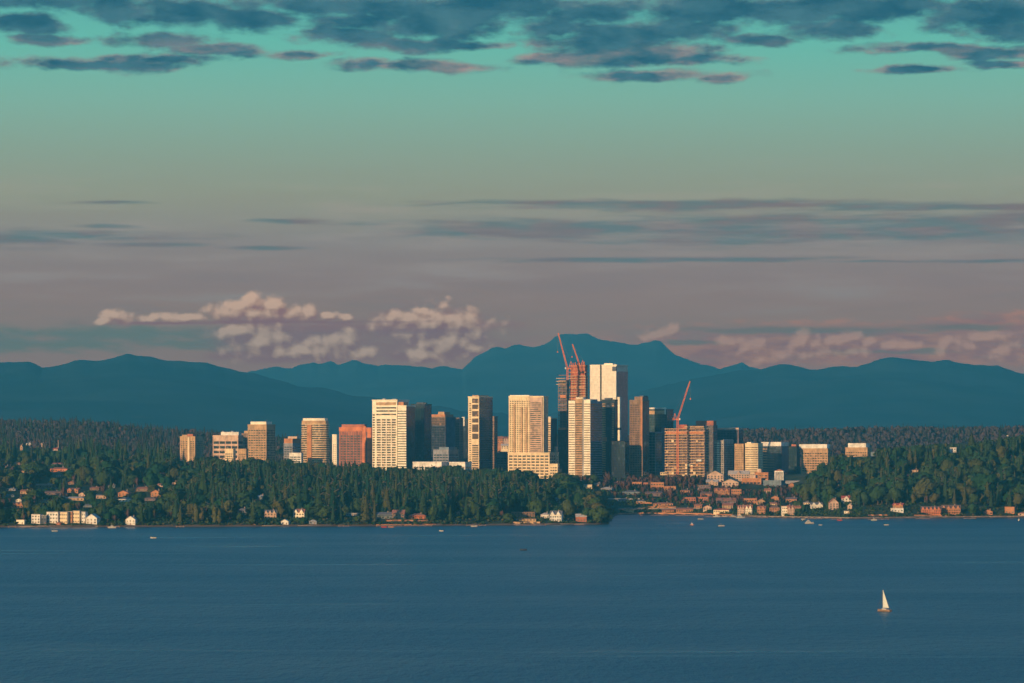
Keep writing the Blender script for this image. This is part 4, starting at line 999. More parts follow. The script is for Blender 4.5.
# wooded shore below the towers
H('long grey porch house in the dark woods above the shore', 234.4, 247.6, 513, 5, 'grey_panel', 'grey_roof', 'hip', 5, 1, porch=True)
H('grey-roofed villa high in the woods with one lit chimney', 255.4, 264.6, 500, 5, 'blue_grey', 'pale_roof', 'hip', 3, 1)
H('greyish pink shore house with many small gables', 264, 276.4, 518.6, 8.4, 'pink_stucco', 'grey_roof', 'gable', 4, 2, gables=3)
H('bright pink-white gabled mansion glowing above the shore', 293, 304.4, 518.6, 9.4, 'pale_panel', 'terracotta', 'gable', 4, 2, gables=2)
H('white boathouse on the shore below the greyish pink house', 280.8, 288.6, 526, 5, 'white_paint', 'pale_roof', 'front', 2, 1, name='boathouse', cat='boathouse', chimney=False, clear=.02)
H('tiny orange boathouse on the shore at the foot of a tall spruce', 252.4, 256.4, 526, 2.8, 'pink_stucco', 'terracotta', 'gable', 1, 1, name='boathouse', cat='boathouse', chimney=False, clear=.02)
H('grey boathouse with a pale roof on the lawned shore', 309, 316.6, 525.6, 4.4, 'grey_panel', 'pale_roof', 'hip', 2, 1, name='boathouse', cat='boathouse', chimney=False, clear=.02)
H('long low flat house behind the shore lawn', 346, 359, 516, 2.8, 'grey_panel', 'pale_roof', 'flat', 5, 1)
H('long grey-roofed house above the shore with a brown porch', 376.4, 392, 519, 6.6, 'blue_grey', 'grey_roof', 'gable', 6, 1, porch=True, yaw=-.05)
H('brown gabled house at the end of the long grey-roofed house', 392, 404.4, 519.4, 9.2, 'brown', 'terracotta', 'gable', 4, 2, gables=1)
H('vivid orange house with posts lit up on the shore', 408.4, 425.6, 519.2, 5.6, 'orange_panel', 'terracotta', 'hip', 7, 1, porch=True, yaw=-.08)
H('small pink house in the shore trees', 456.4, 460.4, 514.6, 3, 'pink_stucco', 'terracotta', 'front', 1, 1)
H('long brown modern house with flat decks on the wooded point', 511, 535, 517.6, 5.6, 'timber', 'brown_roof', 'flat', 8, 2, yaw=-.08, chimney=False)
H('low terrace with brown walls below the long brown modern house', 516, 536, 521.4, 2.6, 'tan', 'brown_roof', 'flat', 6, 1, yaw=-.08, chimney=False, name='pavilion', cat='pavilion', clear=.03)
H('white villa with a round-ended wing on the point', 540.4, 549, 518.4, 5.6, 'white_paint', 'pale_roof', 'hip', 4, 1, yaw=-.2)
H('white two-storey villa with dark windows on the point, beside the round-ended wing', 549.4, 561.6, 522, 10.4, 'white_paint', 'grey_roof', 'gable', 5, 2, gables=2, yaw=-.2)
H('dark red boathouse at the tip of the point', 576, 586.6, 521.6, 7.4, 'red_brick', 'pale_roof', 'gable', 3, 1, name='boathouse', cat='boathouse', clear=.05)
H('blue-grey tall house among the trees of the point', 556.4, 562.4, 504.6, 6.6, 'blue_grey', 'grey_roof', 'gable', 2, 2)
H('pinkish long house in the clearing under the cream gridded podium', 537, 554.4, 478.4, 2.8, 'pink_stucco', 'pale_roof', 'flat', 6, 1)
H('white and red shed under the cream three-bay tower', 576, 582, 484, 3.6, 'pale_panel', 'grey_roof', 'gable', 2, 1, name='shed', cat='shed')
# the bay shore
H('pale house with lit windows above the bay', 594, 600, 487.4, 4.4, 'pink_stucco', 'grey_roof', 'gable', 2, 1)
H('low grey house at the head of the bay', 600.4, 612, 491, 4, 'grey_panel', 'pale_roof', 'hip', 4, 1)
H('orange-lit cottage on the slope above the bay', 608, 612.4, 490.6, 2.8, 'orange_brick', 'terracotta', 'front', 1, 1)
H('orange and white terrace house on the slope above the bay', 632, 642, 488.4, 6.4, 'orange_brick', 'brown_roof', 'flat', 4, 2)
H('brown apartment house with pale piers on the slope above the bay', 650.4, 664, 489, 6.8, 'orange_brick', 'brown_roof', 'flat', 5, 2, yaw=-.1)
H('green-grey villa with a long roof above the bay', 622, 640, 495, 4.4, 'blue_grey', 'grey_roof', 'hip', 6, 1, yaw=-.1)
H('grey-blue narrow house beside the brown apartment house', 668, 673.6, 494.4, 6.4, 'blue_grey', 'grey_roof', 'front', 2, 2)
H('orange-roofed low clubhouse by the bay head', 653, 673, 506.6, 3.6, 'orange_brick', 'terracotta', 'hip', 7, 1, yaw=-.05, name='clubhouse', cat='clubhouse')
H('small tan house west of the orange-roofed clubhouse', 616, 634, 511.4, 2.8, 'tan', 'terracotta', 'hip', 5, 1, yaw=-.05)
H('low tan boat shed along the bay shore', 662, 674, 512.4, 3.2, 'orange_brick', 'terracotta', 'gable', 5, 1, yaw=-.05, name='boat_shed', cat='shed', clear=.03)
H('long orange boat shed with open bays on the bay shore', 676, 693, 512.8, 4.2, 'orange_brick', 'terracotta', 'gable', 7, 1, yaw=-.05, name='boat_shed', cat='shed', clear=.03)
H('brick apartment house with many windows behind the bay shore', 681, 696, 503.2, 6, 'red_brick', 'brown_roof', 'flat', 6, 2, yaw=-.15)
H('second brick apartment house, stepping up from the first behind the bay', 696.4, 708.6, 503, 6, 'red_brick', 'brown_roof', 'flat', 5, 2, yaw=-.15)
H('low mauve house under the broad unfinished block', 680, 690, 492.6, 3.2, 'orange_brick', 'brown_roof', 'hip', 4, 1)
# more of the crowded bay slope
for a in [('cream flat house with a wide window band at the western top of the bay slope', 584, 592, 488.6, 4, 'cream', 'pale_roof', 'flat', 4, 1), ('tan stepped house above the head of the bay', 600, 606, 482.6, 3.6, 'tan', 'brown_roof', 'flat', 3, 1),
          ('small terracotta-roofed house under the square navy block', 612.6, 618.6, 485.6, 3.4, 'pink_stucco', 'terracotta', 'gable', 2, 1), ('tall narrow brick house beside the orange and white terrace house', 643.4, 648, 488.4, 6, 'red_brick', 'brown_roof', 'flat', 2, 2),
          ('long dim brick row below the brown apartment house', 645, 662, 496.4, 4.4, 'mauve_panel', 'brown_roof', 'gable', 6, 1), ('low pale house with a grey roof below the green-grey villa', 618, 630, 501.6, 3.2, 'grey_panel', 'grey_roof', 'hip', 4, 1),
          ('white-eaved house in the middle of the lower bay slope', 636, 645.6, 503.4, 3, 'pink_stucco', 'grey_roof', 'hip', 3, 1), ('orange cottage between the two brick apartment houses and the water', 694, 702, 508.6, 4, 'orange_brick', 'terracotta', 'gable', 3, 1),
          ('pink house with a lit gable above the marina pontoon', 703, 711.6, 511, 5.4, 'pink_stucco', 'terracotta', 'front', 3, 2), ('long cream marina building with a red roof', 713, 729.4, 513.4, 4.4, 'cream', 'red_roof', 'hip', 7, 1), ('two-storey tan house behind the long cream marina building', 722, 733, 509, 5.4, 'tan', 'terracotta', 'gable', 4, 2),
          ('brick house stepping up behind the second brick apartment house', 700, 712, 497, 5, 'red_brick', 'brown_roof', 'gable', 4, 2), ('orange-lit upper house beneath the low mauve house', 664, 676, 490.4, 4.4, 'orange_brick', 'brown_roof', 'flat', 4, 1), ('rust-walled block west of the orange townhouse row', 697, 711, 490.2, 5, 'mauve_panel', 'brown_roof', 'flat', 5, 2),
          ('peach house tucked under the rusty terraced block', 764, 771, 494, 5.2, 'pink_stucco', 'terracotta', 'gable', 3, 2), ('tan gabled house uphill of the twin-gabled orange shore house', 757, 765, 504.8, 5.4, 'tan', 'terracotta', 'front', 3, 2), ('white-trimmed house above the orange-brown shore house', 770, 777, 506, 3.6, 'cream', 'terracotta', 'gable', 3, 1),
          ('peach house at the corner of the headland wood', 795, 801, 510.6, 4.6, 'pink_stucco', 'terracotta', 'gable', 2, 1), ('tiny cream house above the shore house with white posts', 786, 791, 508, 3, 'cream', 'terracotta', 'hip', 2, 1)]:
    H(*a, clear=rnd.choice((.4, .65, .85)))
# gabled condominiums and what lies under them
C = dict(name='condominium', cat='condominium', chimney=False)
H('pink-cream condominium with a broad arched gable, uppermost of the pair under the grey tower', 706.8, 723.6, 481.6, 10.6, 'pink_stucco', 'pale_roof', 'front', 5, 3, yaw=-.12, **C)
H('wide pink-cream condominium with a central gable, under the tan and yellow twin towers', 728, 749.4, 480.6, 9.8, 'pink_stucco', 'pale_roof', 'gable', 8, 3, yaw=-.12, gables=1, **C)
H('lower pale condominium with a stepped roof beneath the broad arched gable', 706, 718, 486, 6, 'pink_stucco', 'pale_roof', 'gable', 4, 2, yaw=-.12, gables=1, **C)
H('lower pale condominium with a wide gable beneath the central-gabled one', 721.8, 738.6, 487.2, 8, 'pink_stucco', 'pale_roof', 'front', 5, 2, yaw=-.12, **C)
H('orange row of townhouses with dark arches under the pale condominiums', 714, 729.6, 495.6, 7, 'orange_brick', 'terracotta', 'gable', 8, 2, yaw=-.12, gables=3, name='townhouse_row', cat='townhouses', chimney=False)
H('orange townhouses with a grey end wall beside the row with dark arches', 731, 741.4, 495.6, 6.4, 'orange_brick', 'brown_roof', 'flat', 5, 2, yaw=-.12, name='townhouse_row', cat='townhouses', chimney=False)
def balcony_block():
    t = Tower('apartment_block', 'orange brick block of open balcony floors at the centre of the bay slope', 742, 761, 763, 478.4, 6270, depth=16, cat='block', clear=488)
    facade(t, 'orange_brick', 'window_dark', 4.0, .62, 6.4, 1.0, blank=.8, first=.6)
    t.part('penthouse', t.X(749), t.X(755), 2, 10, t.h + .3, t.Z(475), 'pink_stucco')
    t = Tower('apartment_block', 'rusty terraced block stepping up behind the orange balcony block', 755, 768, 771, 472.6, 6360, depth=18, cat='block', clear=478)
    facade(t, 'orange_brick', 'window_warm', 3.6, .5, 5, .9, blank=1); t.part('roof_turret', t.X(757), t.X(761), 1, 6, t.h + .3, t.Z(469), 'pink_stucco')
    t = Tower('colonnade', 'white portal of tall columns under an orange gable', 774.6, 783.4, 785, 472, 6340, depth=9, cat='portal', clear=480.4)
    FOOT.pop()
    for i in range(5): t.part('column', -t.w/2 + (t.w-1.5)*i/4, -t.w/2 + (t.w-1.5)*i/4 + 1.5, 0, 1.6, -3, t.h, 'white_paint')
    t.part('back_wall', -t.w/2, t.w/2, 5, 6, -3, t.h, 'slate_panel'); t.part('lintel', -t.w/2, t.w/2, -.2, 6.4, t.h + .02, t.h + 1.6, 'white_paint')
    MB().prism([(-t.w/2, -.4), (t.w/2, -.4), (t.w/2, 6.6), (-t.w/2, 6.6)], t.h + 1.62, t.h + 4, top=[(-.5, -.4), (.5, -.4), (.5, 6.6), (-.5, 6.6)]).build('gable', MATS['terracotta'], t.root)
    t = Tower('office_block', 'low dark teal block with a long pale roof, east of the orange balcony block', 763.6, 781, 784, 480.6, 6230, depth=16, cat='block', clear=484)
    facade(t, 'blue_grey', 'window_blue', 4, .5, 6, .7, blank=1.2)
    t = Tower('office_block', 'low grey shed block with a pale roof at the edge of the wooded headland', 784, 799.6, 801, 481, 6290, depth=16, cat='block', clear=482.5)
    facade(t, 'grey_panel', 'window_blue', 4, .5, 6, .7, blank=1.2)
balcony_block()
H('dull red terrace with dark windows in the hollow below the orange townhouses', 716, 736, 504.6, 6.4, 'mauve_panel', 'terracotta', 'gable', 7, 2, yaw=-.1, gables=2)
H('orange-lit flat house in the hollow beside the dull red terrace', 743.6, 757, 504.6, 6.4, 'orange_brick', 'terracotta', 'flat', 5, 2, yaw=-.1)
H('orange gabled house under bare trees, uphill of the yellow-eaved houses', 771, 779, 500.6, 4.4, 'orange_brick', 'terracotta', 'front', 2, 1)
H('small orange house at the edge of the headland trees', 789, 794, 487.6, 4.6, 'orange_brick', 'terracotta', 'front', 1, 1)
H('orange house with a purple roof by the headland trees', 785.6, 796.8, 502, 4.4, 'orange_brick', 'mauve_panel', 'gable', 4, 1)
H('bright pink shore house with a tangle of white gables at the marina', 737.4, 744.6, 514.6, 9, 'pink_stucco', 'terracotta', 'gable', 4, 3, gables=3, porch=True)
H('second bright shore house with white gables, on the marina corner', 745, 752, 514.4, 9, 'pale_panel', 'terracotta', 'gable', 4, 3, gables=2, porch=True)
H('twin-gabled orange shore house next to the marina corner', 757, 765.4, 514, 7.8, 'orange_brick', 'terracotta', 'gable', 4, 2, gables=2)
H('orange-brown shore house with a hipped roof', 769.6, 779.6, 512.4, 7, 'orange_brick', 'brown_roof', 'hip', 4, 2)
H('shore house with a tall white window frame', 782, 787.4, 516, 9.6, 'pale_panel', 'terracotta', 'flat', 3, 3, porch=True, win='window_warm')
H('shore house with white posts and a curved gable', 787.6, 794.4, 515.6, 9, 'pink_stucco', 'terracotta', 'gable', 4, 3, gables=2, porch=True, win='window_warm')
# the wooded headland
H('cream low-roofed house at the foot of the headland', 803, 809.6, 504.6, 2.6, 'cream', 'pale_roof', 'hip', 3, 1)
H('white house with two gables near the headland shore', 811, 822.8, 508.6, 6, 'white_paint', 'grey_roof', 'gable', 4, 1, gables=2)
H('tall pink house stepping down the headland', 829.4, 838.6, 509.6, 11, 'pink_stucco', 'terracotta', 'front', 3, 3)
H('pink cottage above the tall pink house', 834.4, 839, 498, 4.6, 'pink_stucco', 'terracotta', 'hip', 2, 1)
H('white and red house on the headland slope', 841.4, 851.6, 502.6, 6.6, 'white_paint', 'red_roof', 'gable', 3, 2, gables=1)
H('narrow pale house below the white and red house', 847.4, 852, 509.4, 5.6, 'pink_stucco', 'pale_roof', 'front', 1, 2)
H('low white boathouse by the water below the narrow pale house', 844, 849.6, 513.4, 2.4, 'pale_panel', 'pale_roof', 'flat', 2, 1, name='boathouse', cat='boathouse', clear=.03)
H('orange roof peeping from the middle of the headland', 858.6, 864.6, 487.6, 2.8, 'orange_brick', 'terracotta', 'hip', 2, 1)
H('orange cottage among trees above the pink cottage', 835, 839.4, 488.6, 2.6, 'orange_brick', 'terracotta', 'hip', 1, 1)
H('pale red-roofed house high on the headland', 909, 918.4, 472.6, 3.2, 'pink_stucco', 'terracotta', 'hip', 3, 1)
H('brilliant white house on the headland ridge', 950.8, 956.4, 452.6, 5.2, 'white_paint', 'pale_roof', 'flat', 2, 2, clear=.1)
H('small white house on the far eastern ridge', 1005, 1008.4, 437.6, 2.4, 'white_paint', 'pale_roof', 'flat', 1, 1)
H('long white boathouse with red gables behind it on the headland shore', 890.6, 903.6, 512.4, 4, 'white_paint', 'pale_roof', 'flat', 4, 1, yaw=-.1, name='boathouse', cat='boathouse', chimney=False, clear=.02)
H('red-roofed house with two spires behind the long white boathouse', 892.6, 903, 508.6, 5, 'orange_brick', 'red_roof', 'gable', 3, 1, gables=2)
H('grand orange lakeside mansion with a row of gables', 921, 941, 514.6, 8, 'orange_panel', 'brown_roof', 'gable', 11, 2, yaw=-.08, gables=5, porch=True, clear=.45)
H('orange wing of the lakeside mansion with turrets', 941.4, 960.6, 514.8, 9, 'orange_brick', 'brown_roof', 'gable', 11, 2, yaw=-.08, gables=4, porch=True, clear=.45)
H('orange shore cottage between the mansion and the pale boathouse', 983.6, 992.6, 515, 4.8, 'orange_brick', 'terracotta', 'front', 3, 1)
H('orange shore house with open arches near the frame edge', 1004.6, 1014.6, 513.8, 6.8, 'orange_brick', 'terracotta', 'flat', 3, 1)
H('pale orange boathouse at the eastern edge of the shore', 1018, 1027, 516, 3.6, 'pink_stucco', 'terracotta', 'hip', 2, 1, name='boathouse', cat='boathouse', clear=.02)
# far apartment houses seen through the gap between towers
H('red-ended apartment house on the far hill, framed between the slender and cream towers', 497.4, 503, 443.6, 7, 'orange_brick', 'terracotta', 'gable', 3, 2, d=8000, clear=.1)
H('pink apartment row on the far hill behind the big cream tower', 502, 511.6, 441.4, 4.6, 'pink_stucco', 'terracotta', 'gable', 4, 2, d=8060, clear=.1)
H('cream apartment house lower on the far hill, in the same gap', 501, 508.6, 449, 5, 'cream', 'pale_roof', 'gable', 3, 2, d=7800, clear=.1)
# street-level pavilions lit between the bare trees
H('little bright pavilion with a round roof under the square navy block', 617.6, 622.6, 476.4, 3.6, 'white_paint', 'pale_roof', 'hip', 2, 1, name='pavilion', cat='pavilion', clear=.05, chimney=False)
H('little bright pavilion under the brown ragged-roofed tower', 641, 645.4, 475.6, 3.2, 'white_paint', 'pale_roof', 'hip', 2, 1, name='pavilion', cat='pavilion', clear=.05, chimney=False)
H('low sunlit arcade at the foot of the broad unfinished block', 660, 675, 474.8, 2.6, 'cream', 'pale_roof', 'flat', 6, 1, name='arcade', cat='arcade', clear=.05)
H('tiny lit kiosk at the foot of the cream three-bay tower', 560, 563, 472, 3.4, 'cream', 'pale_roof', 'flat', 1, 1, name='kiosk', cat='kiosk', clear=.05)

# a brick stack above the western neighbourhood
x, y, z = xz(58.3, 450.6, ray_ground(58.3, 450.6)); s_ = y/F
rt = empty('chimney_stack', (x, y, elev1(x, y)), 0, 'slim brick chimney stack standing over the western woods', 'chimney')
MB().prism([(-.9,-.9),(.9,-.9),(.9,.9),(-.9,.9)], -2, 9.6*s_, top=[(-.65,-.65),(.65,-.65),(.65,.65),(-.65,.65)]).build('shaft', MATS['stone'], rt)
MB().box(-1.1, 1.1, -1.1, 1.1, 9.6*s_, 9.6*s_ + 1.2).build('cap', MATS['terracotta'], rt)
LIMITS.append((56, 60.5, 447, y))

# ------------------------------------------------------------------ shore works: docks, sea walls
def dock(label, px0, px1, py, length=None, along=True, wood='dock_wood', fat=2.4):
    d = F*CAMZ/(py - HZ)
    x0, x1 = (px0-512)/F*d, (px1-512)/F*d
    w = x1 - x0
    rt = empty('dock', ((x0+x1)/2, d, 0), 0, label, 'dock')
    MB().box(-w/2, w/2, 0, fat, 1.0, 1.35).build('deck', MATS[wood], rt)
    n = max(2, int(w/7)); src = None
    for i in range(n + 1):
        for yy in (.2, fat - .2):
            p = (-w/2 + .3 + (w-.6)*i/n, yy, 0)
            if src is None: src = MB().box(-.18, .18, -.18, .18, -2.5, 1.9).build('post', MATS['timber'], rt, p)
            else: copy_part(src, rt, p)
    return rt
for a in [('long low dock in front of the white waterfront apartments', 8, 30, 527.9), ('pale dock beside the lone white boathouse', 107, 119.6, 527.6), ('short dock under the yellow-green poplars', 176, 184, 527.6),
          ('dock in front of the shore lawn with the grey boathouse', 338, 349, 527), ('dock below the long grey-roofed house', 376, 402, 526.8), ('red-brown dock below the vivid orange house', 404, 432, 526.6),
          ('white dock along the shore of the wooded point', 466, 486, 526.2), ('brown dock at the foot of the long brown modern house', 516, 546, 526), ('short dock by the dark red boathouse', 574, 584, 525.4),
          ('long dock along the bay head below the tan house', 640, 668, 516), ('marina pontoon under the long orange boat shed', 676, 704, 516.4), ('outer marina pontoon with moored boats', 706, 736, 517.6), ('short dock below the twin-gabled orange house', 757, 768, 518.6),
          ('dock at the foot of the white two-gabled house', 808, 822, 519.6), ('dock with a red shed below the tall pink house', 832, 842, 520), ('pale dock at the low white boathouse', 868, 889, 520), ('orange dock before the lakeside mansion', 916, 930, 519.6), ('dock below the orange wing of the mansion', 964, 976, 519.2)]:
    dock(*a)
def seawall(label, pxs, m='stone', off=2.0, h=1.7):
    rt = MB()
    pts = []
    for px in pxs:
        d = float(shore_d(px)) + off; pts.append(((px-512)/F*d, d))
    for (x0, y0), (x1, y1) in zip(pts, pts[1:]):
        rt.add([(x0,y0,-1),(x1,y1,-1),(x1,y1+1.2,-1),(x0,y0+1.2,-1),(x0,y0,h),(x1,y1,h),(x1,y1+1.2,h),(x0,y0+1.2,h)], [(0,3,2,1),(4,5,6,7),(0,1,5,4),(1,2,6,5),(2,3,7,6),(3,0,4,7)])
    o = rt.build('sea_wall', MATS[m]); tag(o, label, 'sea wall')
seawall('low stone sea wall under the white waterfront apartments', range(14, 104, 6))
seawall('brown sea wall below the wooded shore houses', range(262, 330, 6))
seawall('long terracotta sea wall under the vivid orange house', range(376, 440, 6), 'orange_brick', 3, 2.4)
seawall('pale stone sea wall round the foot of the point', range(500, 596, 6))
seawall('reddish stone bank along the bay head', range(618, 736, 6), 'orange_brick', 2, 2.8)
seawall('rocky red-brown bank along the headland shore', range(744, 1030, 6), 'stone', 2, 2.4)
# terraced retaining walls on the bay slope
for lab, a, b, py, m in [('long retaining wall across the lower bay slope', 624, 700, 509.4, 'stone'), ('pink retaining wall above the bay head', 636, 652, 504, 'orange_brick'), ('long grey terrace wall on the bay slope', 604, 640, 499.6, 'concrete'), ('orange terrace wall under the clubhouse', 648, 676, 508, 'orange_brick'),
                         ('terrace wall under the vivid orange house', 380, 428, 521.6, 'orange_brick'), ('pale terrace wall below the brown modern house', 513, 540, 523.6, 'tan'), ('red bank wall under the grand orange mansion', 914, 966, 516.4, 'orange_brick'), ('red bank wall beside the long white boathouse', 868, 890, 516.2, 'orange_brick')]:
    mb = MB(); prev = None
    for i in range(9):
        px = a + (b-a)*i/8; d = ray_ground(px, py); p = ((px-512)/F*d, d)
        if prev:
            g = min(elev1(*prev), elev1(*p)); g2 = max(elev1(*prev), elev1(*p)) + 1.6
            mb.add([(prev[0],prev[1],g-2),(p[0],p[1],g-2),(p[0],p[1]+.9,g-2),(prev[0],prev[1]+.9,g-2),(prev[0],prev[1],g2),(p[0],p[1],g2),(p[0],p[1]+.9,g2),(prev[0],prev[1]+.9,g2)], [(0,3,2,1),(4,5,6,7),(0,1,5,4),(1,2,6,5),(2,3,7,6),(3,0,4,7)])
        prev = p
    tag(mb.build('retaining_wall', MATS[m]), lab, 'retaining wall')
    LIMITS.append((a, b, py - 1.2, ray_ground((a+b)/2, py)))
# ------------------------------------------------------------------ boats
def hull_mesh(L, B, H, n=12, name='hull', m='gelcoat', parent=None):
    """pointed bow at +x, square stern"""
    v = []; f = []
    for i in range(n + 1):
        t = i/n; x = -L/2 + L*t
        b = B/2*(1 - max(0, (t - .45)/.55)**2.2)*(.86 + .14*min(1, t*4)); z = H*(1 + .25*t*t)
        b = max(b, .03)
        v += [(x, -b, z), (x + .02*L*t, -b*.72, .25), (x + .02*L*t, 0, -.35), (x + .02*L*t, b*.72, .25), (x, b, z)]
    for i in range(n):
        for j in range(4): a = i*5 + j; f.append((a, a + 5, a + 6, a + 1))
        f.append((i*5 + 4, i*5 + 9, i*5 + 5, i*5))
    f.append((0, 1, 2, 3, 4)); f.append(tuple(n*5 + k for k in (4, 3, 2, 1, 0)))
    mb = MB(); mb.add(v, f)
    return mb.build(name, MATS[m], parent)
def at_water(px, py):
    d = F*CAMZ/(py - HZ); return ((px-512)/F*d, d, 0)
def motorboat(label, px, py, L, rz, m='gelcoat', cabin='gelcoat', kind='runabout', canopy=None, group=None):
    L *= .85
    rt = empty('motorboat', at_water(px, py), rz, label, 'motorboat', group)
    B = L*.32; H = L*.12 + .5
    hull_mesh(L, B, H, parent=rt, m=m)
    MB().box(-L*.42, L*.2, -B*.34, B*.34, H*.9, H*1.02).build('deck', MATS['gelcoat'], rt)
    if kind == 'yacht':
        MB().prism([(-L*.38,-B*.4),(L*.18,-B*.4),(L*.18,B*.4),(-L*.38,B*.4)], H, H + L*.14, top=[(-L*.34,-B*.34),(L*.08,-B*.34),(L*.08,B*.34),(-L*.34,B*.34)]).build('cabin', MATS[cabin], rt)
        MB().prism([(-L*.30,-B*.35),(L*.05,-B*.35),(L*.05,B*.35),(-L*.30,B*.35)], H + L*.04, H + L*.10).build('cabin_window', MATS['window_dark'], rt) if False else None
        MB().box(-L*.32, L*.10, -B*.405, B*.405, H + L*.05, H + L*.09).build('cabin_window', MATS['window_dark'], rt)
        MB().prism([(-L*.26,-B*.28),(L*.0,-B*.28),(L*.0,B*.28),(-L*.26,B*.28)], H + L*.141, H + L*.22).build('flybridge', MATS[cabin], rt)
        MB().beam((-L*.15, 0, H + L*.22), (-L*.19, 0, H + L*.36), .15).build('mast', MATS['white_paint'], rt)
    elif kind == 'cruiser':
        MB().prism([(-L*.2,-B*.36),(L*.22,-B*.36),(L*.22,B*.36),(-L*.2,B*.36)], H, H + L*.17, top=[(-L*.16,-B*.3),(L*.1,-B*.3),(L*.1,B*.3),(-L*.16,B*.3)]).build('cabin', MATS[cabin], rt)
        MB().box(-L*.14, L*.12, -B*.355, B*.355, H + L*.07, H + L*.12).build('cabin_window', MATS['window_dark'], rt)
        MB().beam((-L*.1, 0, H + L*.17), (-L*.1, 0, H + L*.45), .14).build('mast', MATS['white_paint'], rt)
    else:
        MB().prism([(L*.02,-B*.34),(L*.10,-B*.34),(L*.10,B*.34),(L*.02,B*.34)], H, H + L*.11, top=[(-L*.04,-B*.3),(-L*.02,-B*.3),(-L*.02,B*.3),(-L*.04,B*.3)]).build('windscreen', MATS['window_dark'], rt)
        MB().box(-L*.52, -L*.44, -.3, .3, .2, H + .35).build('outboard', MATS['steel'], rt)
        if canopy: MB().box(-L*.3, L*.05, -B*.36, B*.36, H + L*.2, H + L*.22).build('canopy', MATS[canopy], rt)
    return rt
# the sailboat
rt = empty('sailboat', at_water(884.2, 611.6), math.radians(137), 'white-sailed sloop alone on the open lake', 'sailboat')
L = 9.6; hull_mesh(L, 3.0, 1.25, parent=rt, m='hull_tan')
MB().prism([(-L*.2,-.8),(L*.2,-.6),(L*.2,.6),(-L*.2,.8)], 1.2, 1.75, top=[(-L*.18,-.65),(L*.14,-.45),(L*.14,.45),(-L*.18,.65)]).build('cabin', MATS['white_paint'], rt)
mast = MB().beam((.9, 0, 1.2), (.9, 0, 12.9), .16).build('mast', MATS['white_paint'], rt)
boom = MB().beam((.85, 0, 2.3), (-4.4, .9, 2.3), .14).build('boom', MATS['white_paint'], rt)
def sail(name, a, b, c, belly, m):
    """curved triangular sail: tack a, clew b, head c"""
    a, b, c = Vector(a), Vector(b), Vector(c); n = 8; mb = MB(); v = []; idx = {}
    nrm = (b-a).cross(c-a).normalized()
    for i in range(n + 1):
        for j in range(n + 1 - i):
            s, t = j/n, i/n
            p = a + (b-a)*s + (c-a)*t + nrm*belly*4*s*(1-s-t+.15)
            idx[(i, j)] = len(v); v.append(p)
    k = len(v); v2 = [p + nrm*.03 for p in v]; f = []
    for i in range(n):
        for j in range(n - i):
            q = (idx[(i,j)], idx[(i,j+1)], idx[(i+1,j)]); f += [q, tuple(x + k for x in q[::-1])]
            if j < n - i - 1:
                q = (idx[(i,j+1)], idx[(i+1,j+1)], idx[(i+1,j)]); f += [q, tuple(x + k for x in q[::-1])]
    mb.add(v + v2, f); return mb.build(name, MATS[m], rt)
sail('mainsail', (.75, .02, 2.45), (-4.3, .9, 2.45), (.8, .03, 12.7), .3, 'sailcloth')
mb = MB(); mb.beam((4.7, 0, 1.5), (.9, 0, 12.8), .05); mb.beam((-4.6, 0, 1.3), (.9, 0, 12.8), .05); mb.beam((.7, 1.3, 1.3), (.9, 0, 12.6), .05); mb.beam((.7, -1.3, 1.3), (.9, 0, 12.6), .05); mb.build('rigging', MATS['rope'], rt)
MB().box(-L*.5, -L*.44, -.1, .1, -.6, 1.0).build('rudder', MATS['hull_dark'], rt)
sk = MB(); sk.prism([(-3.2,-.25),(-2.8,-.25),(-2.8,.25),(-3.2,.25)], 1.2, 2.3); sk.prism([(-3.12,-.14),(-2.88,-.14),(-2.88,.14),(-3.12,.14)], 2.3, 2.65)
tag(sk.build('person', MATS['hull_dark'], None, at_water(884.2, 611.6)), None) if False else None

motorboat('low dark rowing-sized runabout alone on the water off the point', 523.4, 550.4, 7.6, .1, 'hull_dark')
motorboat('white runabout trailing a long wake off the western shore', 153.4, 538.4, 7, math.pi, 'gelcoat')
motorboat('small white motorboat close under the white waterfront apartments', 54.6, 531.6, 8, .2, 'gelcoat')
motorboat('tiny white motorboat off the long terracotta sea wall', 441.4, 531.4, 6.5, 2.7, 'gelcoat')
motorboat('cabin cruiser with a bright orange side, in the middle of the bay mouth', 692, 525.4, 8.5, -1.2, 'hull_orange', 'white_paint', 'cruiser')
motorboat('flat white motorboat off the marina', 721.4, 526.4, 9, .15, 'gelcoat', canopy='white_paint')
motorboat('pale green-white motorboat moored near the outer pontoon', 700.6, 519.6, 9, .25, 'gelcoat')
motorboat('large white motor yacht lying off the headland', 809.4, 523.8, 13, .12, 'gelcoat', 'gelcoat', 'yacht')
motorboat('tiny white tender beside the large motor yacht', 820.4, 525.4, 5, .1, 'gelcoat')
motorboat('small dark-hulled boat inshore of the large motor yacht', 802.6, 521, 6, 2.8, 'hull_dark')
motorboat('low white motorboat off the long white boathouse', 886.4, 525.4, 7.5, .2, 'gelcoat')
motorboat('small white motorboat near the eastern frame edge', 1019.2, 520.8, 7, 1.2, 'gelcoat', 'gelcoat', 'cruiser')
motorboat('white cruiser moored below the bright pink shore house', 733, 517.5, 11, .1, 'gelcoat', 'gelcoat', 'cruiser')
motorboat('white cruiser moored at the marina pontoon', 716.6, 517.2, 11, -.15, 'gelcoat', 'gelcoat', 'cruiser')
motorboat('white motorboat moored beside the long orange boat shed', 724.6, 516.9, 9, .05, 'gelcoat')
motorboat('white motor yacht moored at the marina corner', 741, 518.2, 13, .2, 'gelcoat', 'gelcoat', 'yacht')
